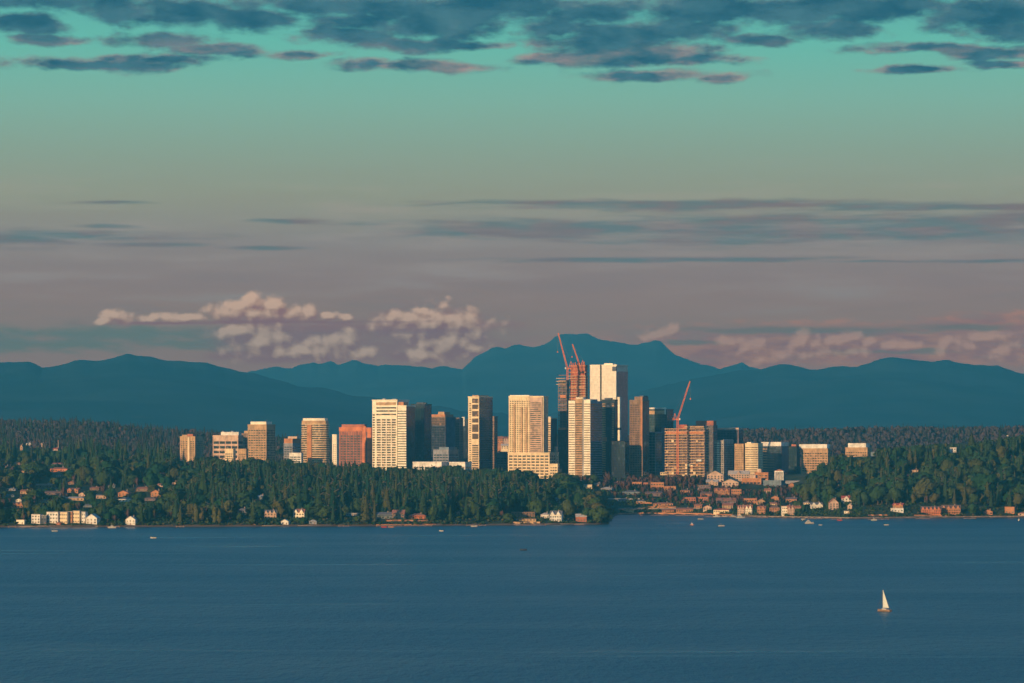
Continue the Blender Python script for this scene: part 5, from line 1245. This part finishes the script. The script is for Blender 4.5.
motorboat('small white boat on its mooring below the white-framed shore house', 803.4, 519.6, 7, .2, 'gelcoat')
motorboat('white boat tied to the dock below the tall pink house', 839.6, 520.8, 8, .1, 'red_cover')
motorboat('white boat tied up at the pale dock of the headland', 874, 520.6, 9, .1, 'gelcoat', 'gelcoat', 'cruiser')
motorboat('white boat tied up at the white dock of the wooded point', 474, 526.9, 9, .1, 'gelcoat')
motorboat('red-covered boat at the dock below the long grey-roofed house', 384, 527.6, 8, .1, 'red_cover', canopy='red_cover')
motorboat('orange-covered boat at the same dock as the red-covered boat', 391, 527.6, 8, .1, 'hull_orange', canopy='orange_panel')
motorboat('white boat at the pale dock by the lone white boathouse', 112, 528.2, 11, .05, 'gelcoat', 'gelcoat', 'cruiser')

def streak_material():
    m = bpy.data.materials.new('wake_and_reflection'); m.use_nodes = True; nt = m.node_tree; b = nt.nodes['Principled BSDF']
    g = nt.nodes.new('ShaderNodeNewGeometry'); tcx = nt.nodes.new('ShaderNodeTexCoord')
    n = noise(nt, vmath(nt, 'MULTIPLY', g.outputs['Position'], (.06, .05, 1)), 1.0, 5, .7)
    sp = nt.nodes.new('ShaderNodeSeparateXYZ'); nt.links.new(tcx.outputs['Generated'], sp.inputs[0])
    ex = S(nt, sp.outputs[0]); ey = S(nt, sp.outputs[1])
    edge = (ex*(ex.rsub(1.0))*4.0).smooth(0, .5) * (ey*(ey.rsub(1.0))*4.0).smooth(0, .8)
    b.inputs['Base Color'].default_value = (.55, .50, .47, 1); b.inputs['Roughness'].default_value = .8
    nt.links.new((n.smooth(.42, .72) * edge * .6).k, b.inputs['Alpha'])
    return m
WK = streak_material()
def streak(label, px0, px1, py, wid):
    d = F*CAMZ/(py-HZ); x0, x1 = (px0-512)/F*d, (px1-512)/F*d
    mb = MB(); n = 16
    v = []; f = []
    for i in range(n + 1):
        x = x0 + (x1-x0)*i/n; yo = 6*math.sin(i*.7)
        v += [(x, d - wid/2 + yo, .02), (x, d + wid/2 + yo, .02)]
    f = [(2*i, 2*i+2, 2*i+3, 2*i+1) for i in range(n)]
    mb.add(v, f); o = mb.build('streak', WK); tag(o, kind='stuff')
streak('', 156, 176, 538.2, 26); streak('', 612, 634, 523.6, 60); streak('', 650, 690, 523.4, 90); streak('', 566, 612, 531.4, 26); streak('', 560, 600, 534.6, 22); streak('', 836, 880, 527, 14); streak('', 692, 760, 530, 14)  # boat foam, and pale sheets painted for shore light reflected on the lake
# ------------------------------------------------------------------ trees
def quads(center, nrm, size, aspect, spin):
    """one leafy spray: a pointed four-sided leaf clump"""
    n = Vector(nrm).normalized(); u = n.cross(Vector((.13, .21, .97)))
    u = u.normalized() if u.length > 1e-3 else Vector((1,0,0)); w = n.cross(u)
    a = u*math.cos(spin) + w*math.sin(spin); b = w*math.cos(spin) - u*math.sin(spin); c = Vector(center)
    return [c - a*size, c - b*size*aspect*.9 + a*size*.1, c + a*size*.9, c + b*size*aspect + a*size*.1]
def conifer_mesh(seed, tiers, full=.17, sparse=0.0):
    r = random.Random(seed); v = []
    for k in range(tiers):
        t = (k + .3)/tiers; z = .08 + .9*t
        R = full*(1 - t)**.8*(.8 + .4*r.random()) + .012
        nb = max(4, int(11*(1 - t*.5)))
        off = r.random()*6.28
        for i in range(nb):
            if r.random() < sparse: continue
            a = off + 6.283*i/nb + r.uniform(-.25, .25); L = R*r.uniform(.65, 1.18)
            roll = r.uniform(-.9, .9); dr = r.uniform(.25, .7)
            o = Vector((0, 0, z)); dv = Vector((math.cos(a), math.sin(a), -dr)).normalized()
            sd = Vector((-math.sin(a), math.cos(a), 0)); up = dv.cross(sd)
            sd2 = sd*math.cos(roll) + up*math.sin(roll); wd_ = L*.42
            v += [o, o + dv*L*.55 - sd2*wd_, o + dv*L, o + dv*L*.55 + sd2*wd_ + Vector((0, 0, -.012))]
    for i in range(7):                                   # dense inner foliage
        a0, a1 = 6.283*i/7, 6.283*(i+1)/7; q0 = full*.62*r.uniform(.85, 1.1); zb = .12
        v += [Vector((q0*math.cos(a0), q0*math.sin(a0), zb)), Vector((q0*math.cos(a1), q0*math.sin(a1), zb)), Vector((.012*math.cos(a1), .012*math.sin(a1), .9)), Vector((.012*math.cos(a0), .012*math.sin(a0), .9))]
    v += [Vector((-.012, 0, .93)), Vector((.012, 0, .93)), Vector((.004, 0, 1.0)), Vector((-.004, 0, 1.0))]
    return np.array([tuple(p) for p in v], dtype=np.float32)
def leafy_mesh(seed, lobes, per, shape='round', leaf=.075, gap=0.0):
    r = random.Random(seed); v = []
    for k in range(lobes):
        if shape == 'tall':
            t = (k + .5)/lobes; c = Vector((r.uniform(-.06, .06), r.uniform(-.06, .06), .14 + .76*t)); R = .17*math.sin(math.pi*min(.98, .18 + t*.8))*r.uniform(.8, 1.15) + .03
        else:
            a = r.uniform(0, 6.28); q = r.uniform(.05, .27) if k else 0; zz = r.uniform(.32, .78) if k else .68
            c = Vector((q*math.cos(a), q*math.sin(a), zz)); R = r.uniform(.14, .23)*(1.1 - .35*abs(zz - .5))
        for i in range(6):                               # dense inner foliage of the clump
            for (z0, z1, r0, r1) in ((-.75, .15, .45, .85), (.15, .85, .85, .3)):
                a0, a1 = 6.283*i/6, 6.283*(i+1)/6
                v += [c + Vector((R*r0*math.cos(a0), R*r0*math.sin(a0), R*z0)), c + Vector((R*r0*math.cos(a1), R*r0*math.sin(a1), R*z0)), c + Vector((R*r1*math.cos(a1), R*r1*math.sin(a1), R*z1)), c + Vector((R*r1*math.cos(a0), R*r1*math.sin(a0), R*z1))]
        for i in range(per):
            n = Vector((r.gauss(0, 1), r.gauss(0, 1), r.gauss(.25, 1))).normalized()
            p = c + Vector((n.x*R, n.y*R, n.z*R*.95))*r.uniform(.72, 1.12)
            if p.z > .99: p.z = .99
            nn = n + Vector((r.gauss(0, .45), r.gauss(0, .45), r.gauss(0, .45)))
            if r.random() < gap: continue
            v += quads(p, nn, leaf*r.uniform(.6, 1.25), r.uniform(.5, .9), r.uniform(0, 6.28))
    return np.array([tuple(p) for p in v], dtype=np.float32)
def bare_mesh(seed, n=60):
    """leafless crown: fans of fine twigs"""
    r = random.Random(seed); v = []
    for i in range(n):
        a = r.uniform(0, 6.28); t = r.uniform(.12, .55); sp = r.uniform(.08, .33)
        o = Vector((0, 0, .18 + t*.4)); e = Vector((math.cos(a)*sp, math.sin(a)*sp, r.uniform(.5, 1.0) - sp*.5))
        m_ = o.lerp(e, .6) + Vector((0, 0, .03)); s = Vector((-math.sin(a), math.cos(a), r.uniform(-.4, .4)))*r.uniform(.02, .05)
        v += [o, m_ - s, e, m_ + s]
    return np.array([tuple(p) for p in v], dtype=np.float32)
def trunk_mesh(name, top, rad):
    mb = MB(); n = 6
    def lev(z, r_, ox=0, oy=0): return [(ox + r_*math.cos(6.283*i/n), oy + r_*math.sin(6.283*i/n)) for i in range(n)]
    mb.prism(lev(0, rad), -.03, top, top=lev(top, rad*.35))
    for k in range(5):
        a = k*2.4; z = top*(.35 + .12*k); mb.beam((0, 0, z), (.11*math.cos(a), .11*math.sin(a), z + .10), rad*.7)
    me = bpy.data.meshes.new(name); me.from_pydata(mb.v, [], mb.f); me.materials.append(MATS['bark']); me.update(); return me
mat('bark', (.12, .085, .06), scale=.8)

def crown_normals(V):
    """outward direction of each spray within its crown, so a crown shades as a rounded body"""
    V = V.reshape(-1, 4, 3); c = V.mean(1)
    n = np.stack([c[:, 0], c[:, 1], (c[:, 2] - .45)*.16], -1)
    n /= np.linalg.norm(n, axis=1, keepdims=True) + 1e-6
    n[:, 2] += .22
    return n / np.linalg.norm(n, axis=1, keepdims=True)
def leaf_material(name, a, b, c):
    m = bpy.data.materials.new(name); m.use_nodes = True; nt = m.node_tree; bs = nt.nodes['Principled BSDF']
    at = nt.nodes.new('ShaderNodeAttribute'); at.attribute_name = 'tint'; oi = nt.nodes.new('ShaderNodeObjectInfo')
    g = nt.nodes.new('ShaderNodeNewGeometry')
    t = (S(nt, at.outputs['Fac']) + S(nt, oi.outputs['Random'])).op('FRACT')
    col = mixc(nt, t.smooth(.0, .6), a, b); col = mixc(nt, t.smooth(.72, .98), col, c)
    cn = nt.nodes.new('ShaderNodeAttribute'); cn.attribute_name = 'crown'
    vt = nt.nodes.new('ShaderNodeVectorTransform'); vt.vector_type = 'NORMAL'; vt.convert_from = 'OBJECT'; vt.convert_to = 'WORLD'
    nt.links.new(cn.outputs['Vector'], vt.inputs[0])
    mx = vmath(nt, 'NORMALIZE', vmath(nt, 'ADD', vmath(nt, 'MULTIPLY', vt.outputs[0], (.86, .86, .86)), vmath(nt, 'MULTIPLY', g.outputs['Normal'], (.14, .14, .14))))
    nt.links.new(mx, bs.inputs['Normal'])
    isl = S(nt, g.outputs['Random Per Island'])
    hsv = nt.nodes.new('ShaderNodeHueSaturation'); nt.links.new(col, hsv.inputs['Color']); nt.links.new((isl*.22 + .89).k, hsv.inputs['Value'])
    nt.links.new(hsv.outputs[0], bs.inputs['Base Color']); bs.inputs['Roughness'].default_value = .8; bs.inputs['Specular IOR Level'].default_value = .15
    MATS[name] = m; return m
leaf_material('conifer_needles', (.008, .038, .020), (.026, .052, .016), (.062, .062, .015))
leaf_material('broadleaf_leaves', (.012, .052, .019), (.036, .062, .014), (.074, .068, .016))
leaf_material('bare_twigs', (.105, .055, .050), (.075, .046, .048), (.12, .055, .040))
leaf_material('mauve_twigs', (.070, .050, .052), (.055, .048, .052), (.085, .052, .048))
leaf_material('golden_leaves', (.085, .075, .016), (.065, .066, .018), (.10, .066, .018))
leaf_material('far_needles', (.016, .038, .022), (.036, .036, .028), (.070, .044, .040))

KINDS = {
 'conifer':   dict(tmpl=[conifer_mesh(s, 15, f) for s, f in ((1,.15),(2,.18),(3,.135),(4,.2))], mat='conifer_needles', trunk=(.9, .016)),
 'broadleaf': dict(tmpl=[leafy_mesh(s, 9, 36, leaf=.08) for s in (11, 12, 13, 14)], mat='broadleaf_leaves', trunk=(.5, .024)),
 'bare':      dict(tmpl=[bare_mesh(s, 75) for s in (21, 22, 23)], mat='bare_twigs', trunk=(.55, .02)),
 'poplar':    dict(tmpl=[leafy_mesh(s, 9, 20, 'tall', .06) for s in (31, 32)], mat='golden_leaves', trunk=(.6, .018)),
}
LOW = {'conifer': [conifer_mesh(s, 7, f) for s, f in ((41,.17),(42,.2),(43,.15))], 'broadleaf': [leafy_mesh(s, 6, 12, leaf=.11) for s in (51, 52, 53)], 'bare': [bare_mesh(s, 34) for s in (61, 62)], 'poplar': [leafy_mesh(71, 6, 12, 'tall', .09)]}

def quad_mesh(name, V, tint, material, nrm=None):
    n = len(V); me = bpy.data.meshes.new(name)
    me.vertices.add(n); me.vertices.foreach_set('co', np.ascontiguousarray(V, dtype=np.float32).reshape(-1))
    me.loops.add(n); me.loops.foreach_set('vertex_index', np.arange(n, dtype=np.int32))
    me.polygons.add(n//4); me.polygons.foreach_set('loop_start', np.arange(0, n, 4, dtype=np.int32))
    me.update(calc_edges=True)
    if tint is not None:
        a = me.attributes.new('tint', 'FLOAT', 'FACE'); a.data.foreach_set('value', np.ascontiguousarray(tint, dtype=np.float32))
    nrm = crown_normals(V) if nrm is None else nrm
    a = me.attributes.new('crown', 'FLOAT_VECTOR', 'FACE'); a.data.foreach_set('vector', np.ascontiguousarray(nrm, dtype=np.float32).reshape(-1))
    me.materials.append(material); return me

for k, v in KINDS.items():
    v['crown'] = [quad_mesh(k + '_crown', t, None, MATS[v['mat']]) for t in v['tmpl']]
    v['trunkmesh'] = trunk_mesh(k + '_trunk', *v['trunk'])

# --- candidate trees: (X, d, height, width factor, kind)
CAND = []
footX = np.array([f[0] for f in FOOT]); footY = np.array([f[1] for f in FOOT]); footR = np.array([f[2] for f in FOOT])
def free(X, d, m=0.0):
    return not np.any((footX - X)**2 + (footY - d)**2 < (footR*.92 + m)**2)
def hood(X, d):    # houses stand here: gaps and lawns
    return math.sin(X/47. + d/83.) + math.sin(X/31. - d/57. + 2.) * .8
def scatter(d0, d1, p0, p1, step, dens, mix, hts, wf=(.85, 1.25), s0=6):
    d = d0
    while d < d1:
        x = (p0 - 512)/F*d; xe = (p1 - 512)/F*d
        while x < xe:
            X = x + rnd.uniform(-.5, .5)*step; D = d + rnd.uniform(-.5, .5)*step; px = 512 + F*X/D
            x += step
            s = D - float(shore_d(px))
            if s < s0: continue
            de = dens(px, D, s) if callable(dens) else dens
            if rnd.random() > de or not free(X, D, 2.5): continue
            mx = mix(px, D, s) if callable(mix) else mix
            u = rnd.random(); acc = 0
            for kind, pr in mx.items():
                acc += pr
                if u <= acc: break
            lo, hi = hts[kind]; h = lo + (hi - lo)*rnd.random()**1.3
            if s < 40: h *= .55 + .45*s/40 if rnd.random() < .7 else .9
            CAND.append((X, D, h, rnd.uniform(*wf), kind))
        d += step
HT = dict(conifer=(17, 46), broadleaf=(12, 30), bare=(11, 20), poplar=(15, 24))
def mixW(px, D, s):
    if px < 175: return dict(conifer=.36, broadleaf=.48, bare=.14, poplar=.02)
    if px < 240: return dict(conifer=.55, broadleaf=.35, bare=.06, poplar=.04)
    if px < 500: return dict(conifer=.66, broadleaf=.31, bare=.02, poplar=.01)
    return dict(conifer=.42, broadleaf=.5, bare=.08)
def densW(px, D, s):
    if px > 566 and D < 5680: return .10
    if px > 540 and s < 70: return .25
    if px < 170: return .62 if hood((px-512)/F*D, D) < .9 else .2
    if s < 60: return .55
    return .90 if hood((px-512)/F*D*1.4, D*1.3) < 1.15 else .45
scatter(5080, 6360, -110, 602, 16, densW, mixW, HT, wf=(.9, 1.75))
scatter(6360, 7000, -110, 175, 14, .75, dict(conifer=.5, broadleaf=.3, bare=.2), HT)
# bay slope: thin, mostly bare
scatter(5930, 6420, 600, 802, 12, lambda px, D, s: .78 if s > 60 else .35, lambda px, D, s: dict(conifer=.12, broadleaf=.28, bare=.6) if D > 6100 or px > 700 else dict(conifer=.1, broadleaf=.6, bare=.3), dict(conifer=(10, 18), broadleaf=(5, 10), bare=(8, 16), poplar=(8, 12)))
scatter(6240, 6360, 556, 720, 9, .8, dict(bare=.75, conifer=.15, broadleaf=.10), dict(conifer=(12, 20), broadleaf=(8, 14), bare=(12, 20), poplar=(8, 12)))
# headland
scatter(5770, 6450, 796, 1130, 13, lambda px, D, s: .93 if s > 50 else .6, lambda px, D, s: dict(conifer=.30, broadleaf=.66, bare=.03, poplar=.01) if D < 6040 else dict(conifer=.66, broadleaf=.36, bare=.02), dict(conifer=(20, 40), broadleaf=(15, 30), bare=(10, 16), poplar=(14, 20)), wf=(1.0, 1.35))
FAR = []
_keep = CAND; CAND = FAR
scatter(7300, 9150, -110, 240, 17, .92, dict(conifer=.55, bare=.32, broadleaf=.13), dict(conifer=(13, 25), broadleaf=(11, 16), bare=(12, 18), poplar=(9, 9)))
scatter(7300, 9150, 240, 660, 24, .9, dict(conifer=.5, bare=.35, broadleaf=.15), dict(conifer=(13, 22), broadleaf=(11, 16), bare=(12, 18), poplar=(9, 9)))
scatter(7300, 9150, 660, 1130, 17, .94, dict(conifer=.26, bare=.70, broadleaf=.04), dict(conifer=(13, 23), broadleaf=(11, 16), bare=(13, 19), poplar=(9, 9)))
CAND = _keep
# named singles
SOLO = []
def solo(kind, px, py_base, hpx, wf, label, d=None):
    d = d or ray_ground(px, py_base); SOLO.append(((px-512)/F*d, d, hpx/F*d, wf, kind, label))
solo('broadleaf', 600.4, 523, 19, 1.5, 'broad olive-green tree standing alone at the very tip of the point')
solo('conifer', 605.6, 523.4, 17, 1.5, 'dark narrow tree at the tip of the point, beside the broad olive-green one')
for px, h, w_, lab in [(196, 22, .75, 'yellow-green poplar, westmost of the row on the shore below the tan apartment tower'), (201.5, 19, .9, 'yellow-green poplar with a broad foot, second in the row by the lawn'), (214.6, 21, .8, 'tall yellow-green poplar standing apart from the row by the lawn'), (219, 17, .8, 'shorter yellow-green poplar next to the tall one that stands apart')]:
    solo('poplar', px, 524, h, w_, lab)
solo('conifer', 253, 526, 30, .9, 'tall slim spruce above the tiny orange boathouse')
solo('conifer', 340.6, 523, 20, 1.0, 'pointed spruce standing on the shore lawn')
solo('conifer', 366, 524, 32, 1.3, 'tall dark fir at the end of the shore lawn'); solo('conifer', 374.6, 524.4, 27, 1.0, 'slim fir pressed against the tall dark fir at the lawn end')
solo('conifer', 111, 497, 24, 1.1, 'tall pale-green cypress-like tree over the hillside houses')
solo('conifer', 971.7, 453, 22, 2.2, 'dark dome-shaped cedar on the headland ridge, beyond the brilliant white house'); solo('conifer', 1000, 450, 22, 1.7, 'tall spiky fir on the headland ridge toward the frame edge')
solo('conifer', 985.4, 452, 18, 1.6, 'small spiky fir on the headland ridge between the cedar and the tall fir')
for px, py, h in []: pass
solo('broadleaf', 925, 503, 30, 1.25, 'big rounded tree rising behind the grand orange mansion'); solo('broadleaf', 985, 503, 32, 1.3, 'big rounded dark tree behind the orange shore cottage'); solo('broadleaf', 973, 516.6, 15, 1.4, 'bushy ochre-green tree at the end of the orange mansion wing')
solo('bare', 608, 482, 20, 1.1, 'tall bare reddish tree below the dark tower with brown balconies', 6290); solo('bare', 671, 504, 20, 1.2, 'grey bare tree beside the grey-blue narrow house on the bay slope')
solo('broadleaf', 534, 505.5, 7, 1.3, 'small bright red-leaved tree among the green trees of the point')
red = leaf_material('red_leaves', (.34, .03, .022), (.28, .03, .025), (.36, .05, .03))

# --- keep what one sees clear, drop what can never be seen, pick the ones that show largest
LIM = sorted(LIMITS, key=lambda q: q[3])
def limit_height(X, D, h, wf):
    px = 512 + F*X/D; hw = h*.17*wf/D*F; z = elev1(X, D); slack = (X*7.31 + D*3.77) % 1.0
    for (a, b, py, dl) in LIM:
        if D < dl - 1 and px + hw*.8 > a and px - hw*.8 < b:
            zt = CAMZ + (HZ - py)/F*D
            if dl > 6300 and slack > .68: zt += (slack - .68)*14/F*D     # some tips rise above the line
            if z + h > zt: h = zt - z
    return h, z
CANOPY = np.array([(-120, 420), (0, 422), (100, 432), (150, 442), (176, 450), (205, 456), (280, 457.5), (300, 459.4), (372, 460.6), (376, 464.6), (500, 466), (512, 467.6), (556, 468), (566, 472), (640, 472.6), (700, 473), (706, 479), (798, 482), (806, 476), (820, 463), (832, 455), (848, 451.6), (868, 449.6), (880, 447.6), (930, 444.5), (945, 443), (960, 444), (985, 441), (1000, 438), (1024, 434), (1140, 428)], float)
vis = []
for (X, D, h, wf, kind) in CAND:
    h0 = h; h, z = limit_height(X, D, h, wf); px = 512 + F*X/D
    zt = CAMZ + (HZ - (np.interp(px, CANOPY[:, 0], CANOPY[:, 1]) + rnd.uniform(-1.5, 3.5)))/F*D
    if D < 6480 and z + h > zt: h = zt - z
    if h < 4.0: continue
    vis.append([X, D, h, wf*min(1.5, h0/h)**.6, kind, z, None])
for (X, D, h, wf, kind, lab) in SOLO: vis.append([X, D, h, wf, kind, elev1(X, D), lab])
vis.sort(key=lambda q: q[1])
hor = np.full(1400, 700.0)
out_ = []
for q in vis:
    X, D, h, wf, kind, z, lab = q
    px = 512 + F*X/D; hw = max(1.0, h*.16*wf/D*F); top = HZ - (z + h - CAMZ)*F/D; bot = HZ - (z - CAMZ)*F/D
    i0, i1 = int(max(0, px - hw + 180)), int(min(1399, px + hw + 180))
    seg = hor[i0:i1 + 1]
    seen = float(np.clip(np.minimum(seg, bot) - top, 0, None).sum()) if len(seg) else 0
    slack = float((seg - top).max()) if len(seg) else 0
    if lab is None and slack < -7: continue
    if not (-4 < px < 1028): seen = 0
    out_.append(q + [seen])
    hor[i0:i1 + 1] = np.minimum(seg, top + (bot - top)*.35)
TREENAME = dict(conifer='conifer_tree', broadleaf='broadleaf_tree', bare='bare_tree', poplar='poplar_tree')
def zone(px, D, s):
    if px < 605:
        if D < 5400: return 'on the western lakeshore' if px < 230 else 'on the wooded shore below the towers' if px < 500 else 'on the low point by the bay mouth'
        return 'on the hillside of houses' if px < 175 else 'in the wood under the towers'
    if px < 798: return 'on the slope above the bay'
    return 'at the foot of the eastern headland' if s < 200 else 'on the wooded eastern headland'
LOOK = dict(conifer='dark pointed conifer', broadleaf='rounded green leafy tree', bare='leafless reddish-brown tree', poplar='slim yellow-green poplar')
PROTO = {}
def plant(kind, var, X, D, z, h, wf, label, group):
    key = (kind, var); nm = TREENAME[kind]
    if key not in PROTO:
        r = empty(nm, (0, 0, 0)); K = KINDS[kind]; tag(r, None, 'tree')
        c = bpy.data.objects.new('crown', K['crown'][var]); COL.objects.link(c); c.parent = r
        t_ = bpy.data.objects.new('trunk', K['trunkmesh']); COL.objects.link(t_); t_.parent = r
        PROTO[key] = r; o = r
        o.location = (X, D, z); o.rotation_euler = (0, 0, rnd.uniform(0, 6.28)); o.scale = (h*wf, h*wf, h)
    else:
        o = copy_thing(PROTO[key], (X, D, z), rnd.uniform(0, 6.28), None, (h*wf, h*wf, h))
        o.name = nm
    o['label'] = label
    if group: o['group'] = group
    elif 'group' in o: del o['group']
    return o
CAP = dict(conifer=285, broadleaf=285, bare=150, poplar=60)
rest = {k: [] for k in KINDS}
for kind in KINDS:
    L_ = sorted([q for q in out_ if q[4] == kind and q[6] is None], key=lambda q: -q[7])
    for i, (X, D, h, wf, _, z, lab, seen) in enumerate(L_):
        px = 512 + F*X/D
        if i < CAP[kind] and seen > .5:
            zn = zone(px, D, D - float(shore_d(px)))
            plant(kind, rnd.randrange(len(KINDS[kind]['crown'])), X, D, z - .3, h, wf, LOOK[kind] + ' ' + zn, TREENAME[kind].replace('_', ' ') + 's ' + zn)
        else: rest[kind].append((X, D, z - .3, h, wf))
for (X, D, h, wf, kind, z, lab, seen) in [q for q in out_ if q[6] is not None]:
    o = plant(kind, rnd.randrange(len(KINDS[kind]['crown'])), X, D, z - .3, h, wf, lab, None)
    if 'red-leaved' in lab:
        for ch in o.children:
            if ch.name.startswith('crown'):
                ch.data = ch.data.copy(); ch.data.materials[0] = red

def mass(name, items, tmpls, material):
    if not items: return
    A = np.array(items, float); n = len(A); Vs = []; Ts = []; Ns = []
    which = NR.integers(0, len(tmpls), n); ang = NR.uniform(0, 6.28, n); tint = NR.uniform(0, 1, n)
    for k, tp in enumerate(tmpls):
        ii = np.where(which == k)[0]
        if not len(ii): continue
        c, s = np.cos(ang[ii])[:, None], np.sin(ang[ii])[:, None]
        x = tp[None, :, 0]*c - tp[None, :, 1]*s; y = tp[None, :, 0]*s + tp[None, :, 1]*c
        hw = (A[ii, 3]*A[ii, 4])[:, None]
        P_ = np.stack([x*hw + A[ii, 0][:, None], y*hw + A[ii, 1][:, None], tp[None, :, 2]*A[ii, 3][:, None] + A[ii, 2][:, None]], -1)
        Vs.append(P_.reshape(-1, 3)); Ts.append(np.repeat(tint[ii], len(tp)//4))
        cn = crown_normals(tp); nx = cn[None, :, 0]*c - cn[None, :, 1]*s; ny = cn[None, :, 0]*s + cn[None, :, 1]*c
        Ns.append(np.stack([nx, ny, np.broadcast_to(cn[None, :, 2], nx.shape)], -1).reshape(-1, 3))
    me = quad_mesh(name, np.concatenate(Vs), np.concatenate(Ts), material, np.concatenate(Ns))
    o = bpy.data.objects.new(name, me); COL.objects.link(o); o['kind'] = 'stuff'
mass('conifer_wood', rest['conifer'], [KINDS['conifer']['tmpl'][0], KINDS['conifer']['tmpl'][1], LOW['conifer'][0]], MATS['conifer_needles'])
mass('broadleaf_wood', rest['broadleaf'], KINDS['broadleaf']['tmpl'][:2] + LOW['broadleaf'], MATS['broadleaf_leaves'])
mass('bare_wood', rest['bare'] + rest['poplar'], KINDS['bare']['tmpl'][:2], MATS['bare_twigs'])
farc = []; farb = []; farl = []
for (X, D, h, wf, kind) in FAR:
    h, z = limit_height(X, D, h, wf)
    if h < 5: continue
    (farc if kind == 'conifer' else farb if kind == 'bare' else farl).append((X, D, z - .3, h, wf))
mass('far_conifer_forest', farc, LOW['conifer'], MATS['far_needles'])
mass('far_bare_forest', farb, LOW['poplar'] + LOW['broadleaf'] + LOW['bare'], MATS['mauve_twigs'])
mass('far_broadleaf_forest', farl, LOW['broadleaf'], MATS['far_needles'])

# low shrubs and hedges along lawns and shore: uncountable undergrowth
sh = []
for _ in range(5200):
    px = rnd.uniform(-80, 1100); s = 3 + 260*rnd.random()**1.6; D = float(shore_d(px)) + s; X = (px - 512)/F*D
    if not free(X, D, 0): continue
    z = elev1(X, D); h = rnd.uniform(1.5, 4.2)
    h2, _z = limit_height(X, D, h, 1.5)
    if h2 < 1.0: continue
    sh.append((X, D, z - .5, h2, rnd.uniform(1.4, 2.6)))
mass('undergrowth', sh, LOW['broadleaf'], MATS['broadleaf_leaves'])
print('TREES', {k: len(v) for k, v in rest.items()}, 'far', len(FAR), 'limits', len(LIM))
